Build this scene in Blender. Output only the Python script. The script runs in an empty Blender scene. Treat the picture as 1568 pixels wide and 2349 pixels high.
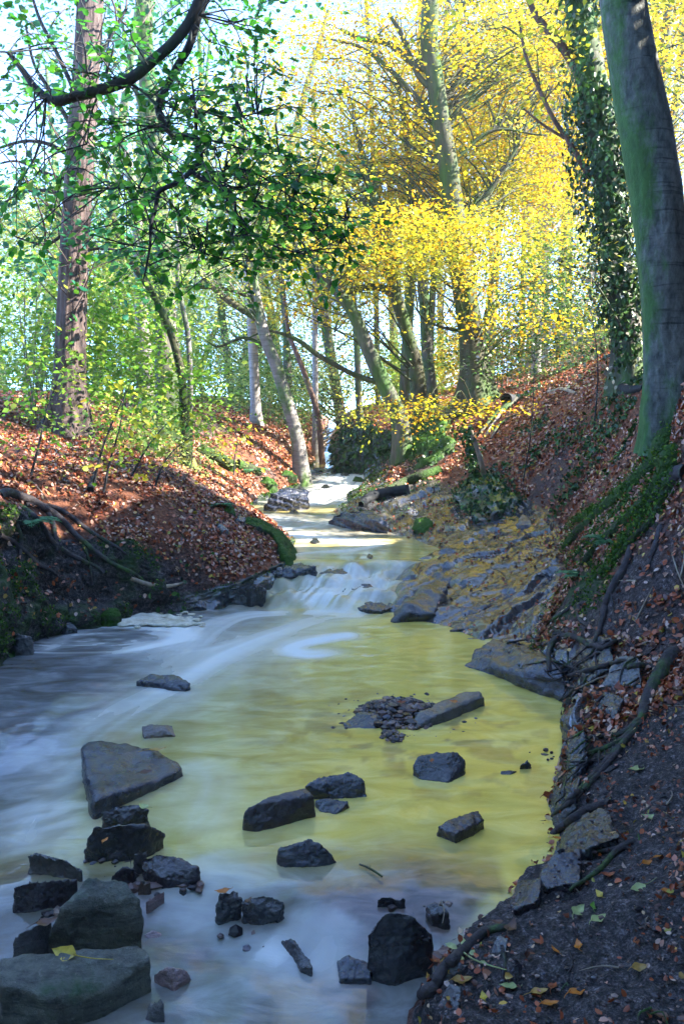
import bpy, bmesh, math, random
import numpy as np
from mathutils import Vector, Matrix
from mathutils.bvhtree import BVHTree

S = bpy.context.scene
COL = S.collection
R = math.radians
rng = np.random.default_rng(7)
random.seed(7)

# ------------------------------------------------------------------ camera maths
CAMZ = 1.6; F = 1843.0; CX = 784.0; CY = 1174.5; PITCH = math.atan((CY - 950) / F)
CP, SP = math.cos(PITCH), math.sin(PITCH)
def ray(px, py):
    a = (px - CX) / F; b = -(py - CY) / F
    return np.array([a, CP + b * SP, -SP + b * CP])
def P(px, py, Y):
    d = ray(px, py); return np.array([0, 0, CAMZ]) + d * (Y / d[1])
def PZ(px, py, z):
    d = ray(px, py); return np.array([0, 0, CAMZ]) + d * ((z - CAMZ) / d[2])

# ------------------------------------------------------------------ noise
def _h(i, j, k):
    n = (i.astype(np.int64) * 73856093) ^ (j.astype(np.int64) * 19349663) ^ (k.astype(np.int64) * 83492791)
    n = (n ^ (n >> 13)) * 1274126177; n = n ^ (n >> 16)
    return ((n & 0xFFFF) / 32767.5) - 1.0
def vnoise(p):
    p = np.asarray(p, float); i = np.floor(p); f = p - i; u = f * f * f * (f * (f * 6 - 15) + 10); i = i.astype(np.int64)
    r = 0
    for a in (0, 1):
        for b in (0, 1):
            for c in (0, 1):
                w = (u[:, 0] if a else 1 - u[:, 0]) * (u[:, 1] if b else 1 - u[:, 1]) * (u[:, 2] if c else 1 - u[:, 2])
                r = r + w * _h(i[:, 0] + a, i[:, 1] + b, i[:, 2] + c)
    return r
def fbm(p, o=4, g=.5):
    p = np.asarray(p, float); r = 0; a = 1; t = 0
    for k in range(o):
        r = r + a * vnoise(p * (2.03 ** k) + 17.3 * k); t += a; a *= g
    return r / t
def sstep(a, b, x):
    t = np.clip((np.asarray(x, float) - a) / (b - a), 0, 1); return t * t * (3 - 2 * t)
def pchip(x, y, xq):
    x = np.asarray(x, float); y = np.asarray(y, float); h = np.diff(x)
    sh = (-1,) + (1,) * (y.ndim - 1); hh = h.reshape(sh)
    dl = np.diff(y, axis=0) / hh
    d = np.zeros_like(y)
    a, b = dl[:-1], dl[1:]; w1 = 2 * hh[1:] + hh[:-1]; w2 = hh[1:] + 2 * hh[:-1]
    with np.errstate(divide='ignore', invalid='ignore'):
        m = (w1 + w2) / (w1 / a + w2 / b)
    d[1:-1] = np.where(a * b > 0, m, 0); d[0] = dl[0]; d[-1] = dl[-1]
    k = np.clip(np.searchsorted(x, xq) - 1, 0, len(h) - 1); t = ((xq - x[k]) / h[k]).reshape(sh); H = h[k].reshape(sh)
    return (2*t**3-3*t**2+1)*y[k] + (t**3-2*t**2+t)*H*d[k] + (-2*t**3+3*t**2)*y[k+1] + (t**3-t**2)*H*d[k+1]
def unit(v):
    v = np.asarray(v, float); n = np.linalg.norm(v, axis=-1, keepdims=True); return v / np.maximum(n, 1e-9)

# ------------------------------------------------------------------ mesh building
class MB:
    def __init__(s): s.v = []; s.f3 = []; s.f4 = []; s.m3 = []; s.m4 = []; s.n = 0
    def add(s, v, f, mat=0):
        v = np.asarray(v, float); f = np.asarray(f, np.int64)
        if len(f):
            (s.f3 if f.shape[1] == 3 else s.f4).append(f + s.n); (s.m3 if f.shape[1] == 3 else s.m4).append(np.full(len(f), mat))
        s.v.append(v); s.n += len(v); return s
    def mesh(s, name, smooth=True):
        me = bpy.data.meshes.new(name); v = np.concatenate(s.v); me.vertices.add(len(v)); me.vertices.foreach_set('co', v.ravel().astype(np.float32))
        f3 = np.concatenate(s.f3) if s.f3 else np.zeros((0, 3), int); f4 = np.concatenate(s.f4) if s.f4 else np.zeros((0, 4), int)
        me.loops.add(f3.size + f4.size); me.loops.foreach_set('vertex_index', np.concatenate([f3.ravel(), f4.ravel()]).astype(np.int32))
        nf = len(f3) + len(f4); me.polygons.add(nf)
        st = np.concatenate([np.arange(len(f3)) * 3, f3.size + np.arange(len(f4)) * 4]).astype(np.int32)
        me.polygons.foreach_set('loop_start', st)
        mm = np.concatenate((s.m3 or [np.zeros(0)]) + (s.m4 or [np.zeros(0)])).astype(np.int32)
        me.polygons.foreach_set('material_index', mm)
        me.polygons.foreach_set('use_smooth', np.full(nf, smooth)); me.update(calc_edges=True); me.validate(); return me
    def build(s, name, mats, parent=None, smooth=True, org=None):
        me = s.mesh(name, smooth); return link(name, me, mats, parent, org)
def link(name, me, mats, parent=None, org=None):
    for m in (mats if isinstance(mats, (list, tuple)) else [mats]): me.materials.append(m)
    o = bpy.data.objects.new(name, me); COL.objects.link(o)
    if parent is not None:
        o.parent = parent; me.transform(Matrix.Translation(-parent.location))
    elif org is not None:
        me.transform(Matrix.Translation(-Vector(org))); o.location = org
    return o
def tag(o, label, cat=None, group=None, kind=None):
    o['label'] = label
    if cat: o['category'] = cat
    if group: o['group'] = group
    if kind: o['kind'] = kind
    return o
def thing(name, label, cat, loc, group=None):
    o = bpy.data.objects.new(name, None); COL.objects.link(o); o.location = Vector(loc); o.empty_display_size = .2
    return tag(o, label, cat, group)
def attr(me, name, arr):
    a = me.attributes.new(name, 'FLOAT', 'POINT'); a.data.foreach_set('value', np.asarray(arr, np.float32).ravel())
def smooth_path(pts, n):
    pts = np.asarray(pts, float); t = np.concatenate([[0], np.cumsum(np.maximum(np.linalg.norm(np.diff(pts[:, :3], axis=0), axis=1), 1e-5))])
    if len(pts) < 3: return np.array([np.interp(np.linspace(0, t[-1], n), t, pts[:, k]) for k in range(pts.shape[1])]).T
    tt = np.linspace(0, t[-1], n)
    m = np.zeros_like(pts); m[1:-1] = (pts[2:] - pts[:-2]) / (t[2:] - t[:-2])[:, None]; m[0] = (pts[1]-pts[0])/(t[1]-t[0]); m[-1] = (pts[-1]-pts[-2])/(t[-1]-t[-2])
    k = np.clip(np.searchsorted(t, tt) - 1, 0, len(t) - 2); h = (t[k+1]-t[k])[:, None]; u = ((tt - t[k])[:, None]) / h
    return (2*u**3-3*u**2+1)*pts[k]+(u**3-2*u**2+u)*h*m[k]+(-2*u**3+3*u**2)*pts[k+1]+(u**3-u**2)*h*m[k+1]
def tube(mb, pts, rad, sides=8, n=None, mat=0, rfun=None, cap=True, smooth=True):
    pts = np.asarray(pts, float); rad = np.broadcast_to(np.asarray(rad, float), (len(pts),))
    pr = np.column_stack([pts, rad]); n = n or max(2, len(pts) * 4)
    if smooth or n != len(pts): pr = smooth_path(pr, n)
    p, r = pr[:, :3], np.maximum(pr[:, 3], 1e-4)
    T = unit(np.gradient(p, axis=0)); ref = np.array([1., 0, 0]) if abs(T[0][0]) < .8 else np.array([0, 1., 0])
    N = np.zeros_like(p); u = ref - T[0] * ref.dot(T[0]); N[0] = u / np.linalg.norm(u)
    for i in range(1, n):
        u = N[i-1] - T[i] * N[i-1].dot(T[i]); N[i] = u / max(np.linalg.norm(u), 1e-9)
    B = np.cross(T, N); a = np.arange(sides) * 2 * math.pi / sides
    c = np.cos(a)[None, :, None]; s_ = np.sin(a)[None, :, None]
    dirn = N[:, None] * c + B[:, None] * s_; rr = np.repeat(r[:, None], sides, 1)
    if rfun is not None: rr = rr * rfun(p, dirn, rr)
    V = (p[:, None] + dirn * rr[..., None]).reshape(-1, 3)
    i = np.arange(n - 1)[:, None] * sides; j = np.arange(sides)[None, :]; j2 = (j + 1) % sides
    Q = np.stack([i + j, i + j2, i + sides + j2, i + sides + j], -1).reshape(-1, 4)
    b0 = mb.n; mb.add(V, Q, mat)
    if cap:
        for ring, c0, fl in ((0, p[0] - T[0]*r[0]*.3, 1), (n-1, p[-1] + T[-1]*r[-1]*.5, 0)):
            k = ring * sides + np.arange(sides); ci = np.full(sides, len(V)); nx = np.roll(k, -1)
            fc = np.stack([k, ci, nx] if not fl else [nx, ci, k], -1)
            mb.add(np.array([c0]), np.zeros((0, 3), int)); mb.f3.append(np.where(fc == len(V), mb.n - 1, fc + b0)); mb.m3.append(np.full(sides, mat))
    return mb
LEAF6 = np.array([[0,0,0],[0,1,0],[-.30,.28,.10],[-.27,.68,.09],[.30,.28,.10],[.27,.68,.09]], float); LEAF6F = np.array([[0,1,3,2],[0,4,5,1]])
LEAF4 = np.array([[0,0,0],[-.33,.45,.07],[0,1,0],[.33,.45,.07]], float); LEAF4F = np.array([[0,3,2,1]])
LOBE = np.array([[0,0,0],[-.42,.12,.06],[-.30,.40,.04],[-.34,.72,.10],[0,1.05,0],[.34,.72,.10],[.30,.40,.04],[.42,.12,.06],[0,.45,0]], float)
LOBEF = np.array([[0,8,2,1],[2,8,4,3],[4,8,6,5],[6,8,0,7]])
def leaves(mb, pos, dirn, nrm, size, mat=0, kind=6, curl=0.0):
    pos = np.asarray(pos, float); n = len(pos)
    if n == 0: return mb
    Y = unit(dirn); X = unit(np.cross(Y, nrm)); Z = np.cross(X, Y); size = np.broadcast_to(size, (n,))
    T, Fc = {6: (LEAF6, LEAF6F), 4: (LEAF4, LEAF4F), 9: (LOBE, LOBEF)}[kind]
    wd = rng.uniform(.85, 1.25, n); cz = rng.uniform(.3, 2.2, n) * rng.choice([-1, 1, 1], n); bend = rng.normal(0, 1, n) * curl
    t = T[None].repeat(n, 0); tx = t[..., 0] * wd[:, None]; tz = t[..., 2] * cz[:, None] - bend[:, None] * (t[..., 1] - .4) ** 2
    V = pos[:, None] + size[:, None, None] * (tx[..., None]*X[:, None] + t[..., 1, None]*Y[:, None] + tz[..., None]*Z[:, None])
    Q = (np.arange(n)[:, None, None] * len(T) + Fc[None]).reshape(-1, 4)
    return mb.add(V.reshape(-1, 3), Q, mat)

# ------------------------------------------------------------------ materials
class NT:
    def __init__(s, name):
        s.mat = bpy.data.materials.new(name); s.mat.use_nodes = True; s.t = s.mat.node_tree; s.t.nodes.clear()
        s.out = s.n('ShaderNodeOutputMaterial')
    def n(s, typ, **kw):
        x = s.t.nodes.new(typ)
        for k, v in kw.items():
            if k.startswith('_'): setattr(x, k[1:], v)
        return x
    def l(s, a, b): s.t.links.new(a, b)
    def inp(s, node, name, val):
        k = node.inputs[name]
        if hasattr(val, 'is_linked') or isinstance(val, bpy.types.NodeSocket): s.l(val, k)
        else: k.default_value = val
    def noise(s, scale, det=6, rough=.6, vec=None, dist=0):
        x = s.n('ShaderNodeTexNoise'); x.inputs['Scale'].default_value = scale; x.inputs['Detail'].default_value = det; x.inputs['Roughness'].default_value = rough; x.inputs['Distortion'].default_value = dist
        if vec is not None: s.l(vec, x.inputs['Vector'])
        return x.outputs['Fac']
    def coord(s, scale=(1,1,1), kind='Object', rot=(0,0,0)):
        c = s.n('ShaderNodeTexCoord'); m = s.n('ShaderNodeMapping'); m.inputs['Scale'].default_value = scale; m.inputs['Rotation'].default_value = rot
        s.l(c.outputs[kind], m.inputs['Vector']); return m.outputs['Vector']
    def ramp(s, fac, stops, mode='LINEAR'):
        r = s.n('ShaderNodeValToRGB'); r.color_ramp.interpolation = mode; e = r.color_ramp.elements
        while len(e) < len(stops): e.new(.5)
        for q, (p, c) in zip(e, stops): q.position = p; q.color = (*c, 1) if len(c) == 3 else c
        s.l(fac, r.inputs['Fac']); return r.outputs['Color']
    def mix(s, fac, a, b, typ='MIX'):
        m = s.n('ShaderNodeMix'); m.data_type = 'RGBA'; m.blend_type = typ
        for k, v in ((0, fac), (6, a), (7, b)):
            if isinstance(v, bpy.types.NodeSocket): s.l(v, m.inputs[k])
            else: m.inputs[k].default_value = v if k == 0 else (*v, 1)
        return m.outputs[2]
    def math(s, op, a, b=0.0, clamp=False):
        m = s.n('ShaderNodeMath'); m.operation = op; m.use_clamp = clamp
        for k, v in ((0, a), (1, b)):
            if isinstance(v, bpy.types.NodeSocket): s.l(v, m.inputs[k])
            else: m.inputs[k].default_value = v
        return m.outputs[0]
    def attr(s, name):
        a = s.n('ShaderNodeAttribute'); a.attribute_name = name; return a.outputs['Fac']
    def island(s): return s.n('ShaderNodeNewGeometry').outputs['Random Per Island']
    def nz(s):
        g = s.n('ShaderNodeNewGeometry'); x = s.n('ShaderNodeSeparateXYZ'); s.l(g.outputs['Normal'], x.inputs[0]); return x.outputs
    def bump(s, h, strength=.5, dist=.02, nrm=None):
        b = s.n('ShaderNodeBump'); b.inputs['Strength'].default_value = strength; b.inputs['Distance'].default_value = dist; s.l(h, b.inputs['Height'])
        if nrm is not None: s.l(nrm, b.inputs['Normal'])
        return b.outputs['Normal']
    def pr(s, col, rough=.6, nrm=None, spec=.5, **kw):
        p = s.n('ShaderNodeBsdfPrincipled')
        if isinstance(col, tuple): p.inputs['Base Color'].default_value = (*col, 1)
        else: s.l(col, p.inputs['Base Color'])
        s.inp(p, 'Roughness', rough); p.inputs['Specular IOR Level'].default_value = spec
        if nrm is not None: s.l(nrm, p.inputs['Normal'])
        return p
    def done(s, sh): s.l(sh, s.out.inputs['Surface']); return s.mat
def mix_shader(t, fac, a, b):
    m = t.n('ShaderNodeMixShader'); t.inp(m, 0, fac); t.l(a, m.inputs[1]); t.l(b, m.inputs[2]); return m.outputs[0]

def leaf_mat(name, stops, trans=.45, rough=.5, spec=.3):
    t = NT(name); c = t.ramp(t.island(), stops)
    p = t.pr(c, rough, spec=spec); tr = t.n('ShaderNodeBsdfTranslucent'); t.l(c, tr.inputs['Color'])
    return t.done(mix_shader(t, trans, p.outputs[0], tr.outputs[0]))
def bark_mat(name, c1, c2, moss=(.05,.12,.01), moss_amt=.3, scale=(1,1,.25), nscale=14, side=0, bump=.7, dist=.02, crease=0):
    t = NT(name); v = t.coord(scale); n1 = t.noise(nscale, 8, .65, v); n2 = t.noise(3, 4, .6, t.coord())
    c = t.ramp(n1, [(.3, c1), (.7, c2)]); c = t.mix(t.math('MULTIPLY', n2, .6), c, tuple(x * .45 for x in c1))
    if crease:
        n4 = t.noise(5, 5, .7, t.coord((.35, .35, 6)), .6); c = t.mix(t.ramp(n4, [(.56, (0,0,0)), (.66, (crease,)*3)]), c, tuple(x * .35 for x in c1))
    if moss_amt > 0:
        n3 = t.noise(2.2, 7, .75, t.coord((1,1,.5)))
        if side:
            nx = t.nz()[0]; n3 = t.math('ADD', n3, t.math('MULTIPLY', nx, -.22 * side))
        c = t.mix(t.ramp(n3, [(.62 - moss_amt * .4, (0,0,0)), (.74 - moss_amt * .3, (1,1,1))]), c, t.ramp(n1, [(.3, moss), (.75, tuple(min(1, x * 2.2) for x in moss))]))
    h = t.math('ADD', n1, t.math('MULTIPLY', t.noise(60, 4, .6, v), .3))
    return t.done(t.pr(c, .75, t.bump(h, bump, dist), .3).outputs[0])
def rock_mat(name, dark, light, moss_amt=.0, moss=(.035,.085,.012), rough=(.22, .6), scale=9, stripe=0, tint=None, spec=.6, coat=.9):
    t = NT(name); v = t.coord(); n1 = t.noise(scale, 9, .68, v); n2 = t.noise(scale * 5, 6, .7, v); n3 = t.noise(2.6, 6, .65, v)
    c = t.ramp(n1, [(.28, dark), (.55, tuple((a + b) / 2 for a, b in zip(dark, light))), (.78, light)])
    if tint: c = t.mix(t.ramp(n3, [(.48, (0,0,0)), (.62, (.8,.8,.8))]), c, tint)
    c = t.mix(t.ramp(n2, [(.60, (0,0,0)), (.75, (.5,.5,.5))]), c, tuple(min(1, x * 1.8) for x in light))
    h = t.math('ADD', n1, t.math('MULTIPLY', n2, .35))
    if stripe:
        s = t.noise(7, 6, .7, t.coord((.6, 2.2, 5), rot=(.3, .35, .4)), .4); h = t.math('ADD', h, t.math('MULTIPLY', s, stripe)); c = t.mix(t.ramp(s, [(.35, (.55,.55,.55)), (.5, (0,0,0))]), c, tuple(x * .35 for x in dark))
    if moss_amt > 0:
        m = t.math('ADD', n3, t.math('MULTIPLY', t.nz()[2], .15)); c = t.mix(t.ramp(m, [(.78 - moss_amt * .5, (0,0,0)), (.9 - moss_amt * .45, (1,1,1))]), c, t.ramp(n2, [(.3, moss), (.7, tuple(x * 2.4 for x in moss))]))
    ro = t.n('ShaderNodeMapRange'); t.l(n1, ro.inputs[0]); ro.inputs[1].default_value = .35; ro.inputs[2].default_value = .7; ro.inputs[3].default_value = rough[0]; ro.inputs[4].default_value = rough[1]
    p = t.pr(c, ro.outputs[0], t.bump(h, .9, .035), spec * .35); p.inputs['Coat Weight'].default_value = coat; p.inputs['Coat Roughness'].default_value = .06; p.inputs['Coat IOR'].default_value = 1.75; t.l(t.bump(h, .5, .022), p.inputs['Coat Normal']); return t.done(p.outputs[0])

M = {}
YEL = [(0, (.38,.17,.006)), (.15, (.62,.33,.008)), (.38, (.74,.50,.012)), (.62, (.72,.58,.02)), (.82, (.52,.53,.03)), (.93, (.30,.38,.02)), (1, (.70,.30,.012))]
M['yellow_leaf'] = leaf_mat('yellow_leaf', YEL, .5)
M['gold_green_leaf'] = leaf_mat('gold_green_leaf', [(0, (.25,.30,.02)), (.35, (.50,.50,.04)), (.65, (.70,.62,.05)), (.85, (.38,.46,.05)), (1, (.65,.42,.03))], .5)
M['pale_leaf'] = leaf_mat('pale_leaf', [(0, (.22,.38,.10)), (.4, (.42,.58,.18)), (.7, (.60,.68,.22)), (1, (.72,.70,.22))], .5)
M['fresh_leaf'] = leaf_mat('fresh_leaf', [(0, (.10,.28,.02)), (.45, (.20,.42,.04)), (.8, (.35,.52,.06)), (1, (.50,.55,.08))], .45)
M['beech_leaf'] = leaf_mat('beech_leaf', [(0, (.018,.12,.010)), (.5, (.045,.23,.016)), (.85, (.10,.33,.02)), (1, (.22,.42,.03))], .5, .4)
M['teal_leaf'] = leaf_mat('teal_leaf', [(0, (.015,.10,.05)), (.5, (.03,.19,.09)), (1, (.08,.27,.06))], .4)
M['holly_leaf'] = leaf_mat('holly_leaf', [(0, (.03,.09,.02)), (.5, (.07,.20,.035)), (.85, (.16,.32,.05)), (1, (.35,.42,.10))], .3, .35, .5)
M['ivy_leaf'] = leaf_mat('ivy_leaf', [(0, (.010,.035,.012)), (.6, (.025,.085,.016)), (1, (.075,.18,.03))], .2, .4, .4)
M['dry_ivy_leaf'] = leaf_mat('dry_ivy_leaf', [(0, (.05,.12,.03)), (.5, (.14,.20,.07)), (.8, (.40,.36,.24)), (1, (.6,.52,.42))], .25, .35, .6)
M['litter_leaf'] = leaf_mat('litter_leaf', [(0, (.05,.018,.012)), (.2, (.13,.04,.018)), (.4, (.30,.062,.018)), (.58, (.46,.11,.028)), (.72, (.52,.26,.18)), (.86, (.62,.44,.36)), (.97, (.60,.36,.05)), (1, (.30,.32,.04))], .12, .42, .5)
M['moss_blade'] = leaf_mat('moss_blade', [(0, (.02,.06,.006)), (.6, (.05,.14,.010)), (1, (.15,.26,.02))], .3, .6)
M['fern_leaf'] = leaf_mat('fern_leaf', [(0, (.05,.2,.08)), (1, (.16,.36,.18))], .4)
M['bark_rough'] = bark_mat('bark_rough', (.014,.010,.011), (.22,.155,.14), moss_amt=0, scale=(1,1,.16), nscale=18, bump=.7, dist=.03)
M['bark_mossy'] = bark_mat('bark_mossy', (.05,.045,.035), (.18,.165,.14), (.025,.065,.008), .5)
M['bark_grey'] = bark_mat('bark_grey', (.12,.11,.105), (.34,.315,.30), (.035,.08,.010), .34, scale=(.5,.5,2.5), nscale=9, bump=.3, crease=.5)
M['bark_silver'] = bark_mat('bark_silver', (.24,.22,.21), (.52,.49,.46), (.10,.15,.03), .12, scale=(.5,.5,2.5), nscale=8, bump=.3, crease=.6)
M['bark_beech'] = bark_mat('bark_beech', (.035,.045,.042), (.27,.29,.27), (.03,.075,.018), .10, scale=(1,1,.5), nscale=24, side=1, bump=.9, dist=.02, crease=.75)
M['bark_olive'] = bark_mat('bark_olive', (.025,.027,.014), (.11,.10,.05), (.022,.05,.005), .45)
M['bark_dark'] = bark_mat('bark_dark', (.012,.014,.018), (.045,.05,.055), (.02,.06,.02), .15)
M['root_bark'] = bark_mat('root_bark', (.03,.025,.028), (.12,.10,.10), (.04,.10,.012), .25, scale=(1,1,1), nscale=22, bump=.8)
M['root_moss'] = bark_mat('root_moss', (.03,.03,.025), (.10,.09,.07), (.022,.06,.005), .6, scale=(1,1,1), nscale=30, bump=1, dist=.03)
M['limb_red'] = bark_mat('limb_red', (.08,.045,.035), (.30,.18,.13), (.05,.10,.01), .1)
M['dead_wood'] = bark_mat('dead_wood', (.25,.19,.13), (.55,.46,.36), (.05,.1,.01), .05)
M['rock_blue'] = rock_mat('rock_blue', (.003,.004,.009), (.03,.040,.085), rough=(.12, .45), stripe=.5, spec=.8)
M['rock_black'] = rock_mat('rock_black', (.003,.004,.006), (.03,.034,.05), rough=(.2, .5), stripe=.15)
M['rock_purple'] = rock_mat('rock_purple', (.005,.003,.006), (.042,.028,.045), rough=(.22, .5))
M['rock_moss'] = rock_mat('rock_moss', (.02,.026,.022), (.33,.33,.27), .34, (.012,.038,.010), rough=(.5, .8), coat=.15, stripe=.2)
M['rock_grey'] = rock_mat('rock_grey', (.03,.03,.034), (.19,.185,.19), .12, (.02,.05,.012), rough=(.35, .75), stripe=.4)
M['rock_brown'] = rock_mat('rock_brown', (.05,.032,.025), (.24,.17,.13), 0, rough=(.3, .6))
M['rock_pink'] = rock_mat('rock_pink', (.18,.10,.10), (.48,.33,.31), 0, rough=(.3, .6))
M['rock_green'] = rock_mat('rock_green', (.03,.03,.025), (.12,.11,.09), .78, (.018,.05,.005), rough=(.5, .85), coat=0)
M['wall_stone'] = rock_mat('wall_stone', (.02,.022,.018), (.09,.09,.07), .4)

# ------------------------------------------------------------------ terrain: lofted cross sections of the little valley
def level(Y):
    Y = np.asarray(Y, float)
    return (-.07 + .07 * sstep(2.25, 2.6, Y) + .09 * sstep(6.35, 6.6, Y) + .08 * sstep(6.75, 6.95, Y) + .08 * sstep(7.1, 7.35, Y) + .03 * sstep(8.2, 9, Y) + .07 * sstep(8.9, 10.1, Y)
            + .05 * sstep(10.1, 11.2, Y) + .17 * sstep(11.2, 15.5, Y) + .1 * sstep(16, 20, Y))
LV = {}
#  Y : left top, mid, foot, edge | right edge, foot, mid, top   (image position of the bank lines, or (x, z) metres where 'm')
def mm(x, z): return ('m', x, z)
SECT = {
 2.0: [mm(-3.6,1.2), mm(-2.9,.75), mm(-2.4,.4), mm(-2.15,-.16), (945,2313), (1010,2270), (1300,2200), (1568,2120)],
 2.5: [mm(-3.6,1.2), mm(-2.9,.75), mm(-2.4,.4), mm(-2.15,-.05), (1172,2061), (1188,2030), (1350,1960), (1568,1890)],
 2.56: [mm(-3.6,1.2), mm(-2.9,.75), mm(-2.4,.4), mm(-2.15,-.02), (1186,2036), (1205,2012), (1350,1945), (1568,1878)],
 2.68: [mm(-3.6,1.2), mm(-2.9,.75), mm(-2.4,.4), mm(-2.15,0), (1268,1992), (1290,1965), (1370,1915), (1568,1840)],
 3.0: [mm(-3.6,1.2), mm(-2.9,.75), mm(-2.4,.4), mm(-2.15,0), (1262,1887), (1290,1850), (1400,1800), (1568,1720)],
 3.5: [mm(-3.7,1.25), mm(-3.0,.8), mm(-2.45,.45), mm(-2.2,0), (1290,1760), (1312,1715), (1400,1675), (1568,1595)],
 4.0: [mm(-3.8,1.3), mm(-3.1,.85), mm(-2.45,.5), mm(-2.2,0), (1300,1664), (1315,1600), (1400,1540), (1568,1435)],
 4.5: [mm(-4.0,1.4), mm(-3.2,1.0), mm(-2.55,.75), mm(-2.25,0), (1262,1588), (1290,1545), (1390,1430), (1540,1215)],
 5.0: [mm(-4.2,1.5), mm(-3.2,1.12), mm(-2.5,.9), mm(-2.2,0), (1075,1526), (1200,1500), (1330,1390), (1500,1085)],
 5.5: [(-250,1010), (-60,1105), (20,1170), (70,1476), (1110,1476), (1230,1440), (1330,1280), (1500,1005)],
 6.0: [(-100,1050), (60,1160), (150,1235), (230,1425), (1000,1433), (1250,1378), (1315,1265), (1460,1040)],
 6.5: [(30,1065), (230,1170), (390,1300), (470,1397), (905,1400), (1262,1315), (1330,1210), (1450,1030)],
 7.2: [(140,1045), (450,1175), (600,1275), (650,1340), (925,1300), (1270,1255), (1325,1180), (1440,1000)],
 8.0: [(200,1030), (510,1140), (645,1222), (672,1259), (1000,1262), (1270,1212), (1320,1140), (1430,960)],
 9.0: [(155,998), (490,1110), (600,1195), (625,1220), (890,1222), (1200,1172), (1290,1090), (1410,910)],
 10.0:[(200,985), (440,1085), (540,1160), (560,1180), (770,1185), (1050,1150), (1200,1060), (1400,870)],
 11.2:[(300,975), (480,1065), (575,1130), (595,1150), (790,1148), (950,1110), (1150,1010), (1380,845)],
 13.0:[(450,968), (600,1035), (680,1092), (692,1110), (832,1108), (920,1060), (1080,970), (1350,838)],
 15.0:[(520,955), (640,995), (695,1060), (710,1082), (835,1080), (890,1010), (1060,930), (1300,845)],
 18.0:[(560,950), (670,985), (715,1035), (730,1052), (780,1050), (830,990), (990,925), (1250,850)],
 22.0:[(600,945), (690,965), (720,995), (735,1015), (770,1015), (820,960), (960,920), (1230,850)],
 30.0:[(640,930), (700,945), (730,965), (742,985), (762,985), (800,945), (930,910), (1180,850)],
}
Ys = sorted(SECT); XZ = []
for Y in Ys:
    row = []; lv = float(level(Y))
    for k, s in enumerate(SECT[Y]):
        w = np.array([s[1], Y, s[2]]) if s[0] == 'm' else P(s[0], s[1], Y)
        if k in (3, 4): w[2] = lv - .01
        row.append((w[0], w[2]))
    (lt, _, _, le, re, _, _, rt) = row
    oL = (lt[0] - 3, lt[1] + .35); ooL = (-60, max(1.9, lt[1] + .5)); oR = (rt[0] + 4, rt[1] + 2.0 + max(2.6, 4.4 - rt[1]) * float(1 - sstep(6.4, 8.6, Y))); ooR = (60, 9.)  # right hill raised out of view to keep the sun off the pool
    bw = re[0] - le[0]
    bed = [(le[0] + bw * .12, lv - .22), (le[0] + bw * .5, lv - .28), (re[0] - bw * .1, lv - .18)]
    XZ.append([ooL, oL] + row[:4] + bed + row[4:] + [oR, ooR])
XZ = np.array(XZ)
Ys2 = np.array([-26, -2] + Ys + [70.]); XZ = np.concatenate([XZ[:1], XZ[:1], XZ, XZ[-1:]]); XZ[-1, :, 0] *= 1.5
rowsY = np.concatenate([np.linspace(-26, 1.6, 30)[:-1], np.arange(1.6, 8.4, .018), np.arange(8.4, 16, .045), np.arange(16, 30, .2), np.linspace(30, 70, 30)])
A = pchip(Ys2, XZ, rowsY)
spans = [8, 26, 60, 60, 60, 14, 16, 16, 14, 66, 70, 76, 50, 14]
cv = np.concatenate([k + np.linspace(0, 1, n, endpoint=False) for k, n in enumerate(spans)] + [[len(spans)]])
G = pchip(np.arange(XZ.shape[1]), A.transpose(1, 0, 2), cv).transpose(1, 0, 2)      # rows, cols, (x,z)
nr, nc = G.shape[:2]
TV = np.stack([G[..., 0], np.repeat(rowsY[:, None], nc, 1), G[..., 1]], -1)
VV = np.repeat(cv[None], nr, 0); YY = TV[..., 1]
def band(v, a, b, c, d): return sstep(a, b, v) * (1 - sstep(c, d, v))
flat = TV.reshape(-1, 3)
n_lo = fbm(flat * .9, 4).reshape(nr, nc); n_md = fbm(flat * 3.3 + 9, 5).reshape(nr, nc); n_hi = fbm(flat * 11 + 4, 4).reshape(nr, nc); n_vhi = fbm(flat * 34 + 2, 3).reshape(nr, nc)
# what the ground is made of (weights follow the place: bank tops carry leaves, the shelf is bare rock, the near bank is trodden soil)
soilR = band(VV, 8.9, 9.1, 14, 15) * (1 - sstep(3.35, 3.75, YY + .25 * n_md + .35 * (VV - 11.5) * -.3))
rockR = band(VV + .12 * n_md, 8.6, 8.9, 10.1, 10.3) * sstep(4.4, 4.7, YY) * (1 - sstep(10.5, 12, YY))
rockR = np.maximum(rockR, band(VV, 8.7, 8.9, 10.3, 10.7) * sstep(3.3, 3.7, YY) * (1 - sstep(4.8, 5.2, YY)))
rockR = np.maximum(rockR, band(VV, 8.7, 8.9, 9.6, 9.9) * sstep(8, 9, YY) * (1 - sstep(14, 16, YY)))
cutL = band(VV + .10 * n_md, 3.55, 3.75, 5.1, 5.3) * (1 - sstep(6.35, 7.0, YY))
rockL = band(VV + .1 * n_md, 4.55, 4.75, 5.3, 5.5) * sstep(6.3, 6.7, YY)
bed = band(VV, 5.0, 5.2, 8.8, 9.0)
rootR = band(VV, 10.0, 10.3, 11.9, 12.3) * sstep(3.6, 4.0, YY) * (1 - sstep(5.6, 6.2, YY))
litter = (1 - np.clip(cutL + rockL + bed + soilR + rockR * .97, 0, 1)) * (1 - .93 * rootR * sstep(-.25, .2, n_lo + .8 * n_md + .35 * (5.3 - YY)))
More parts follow.
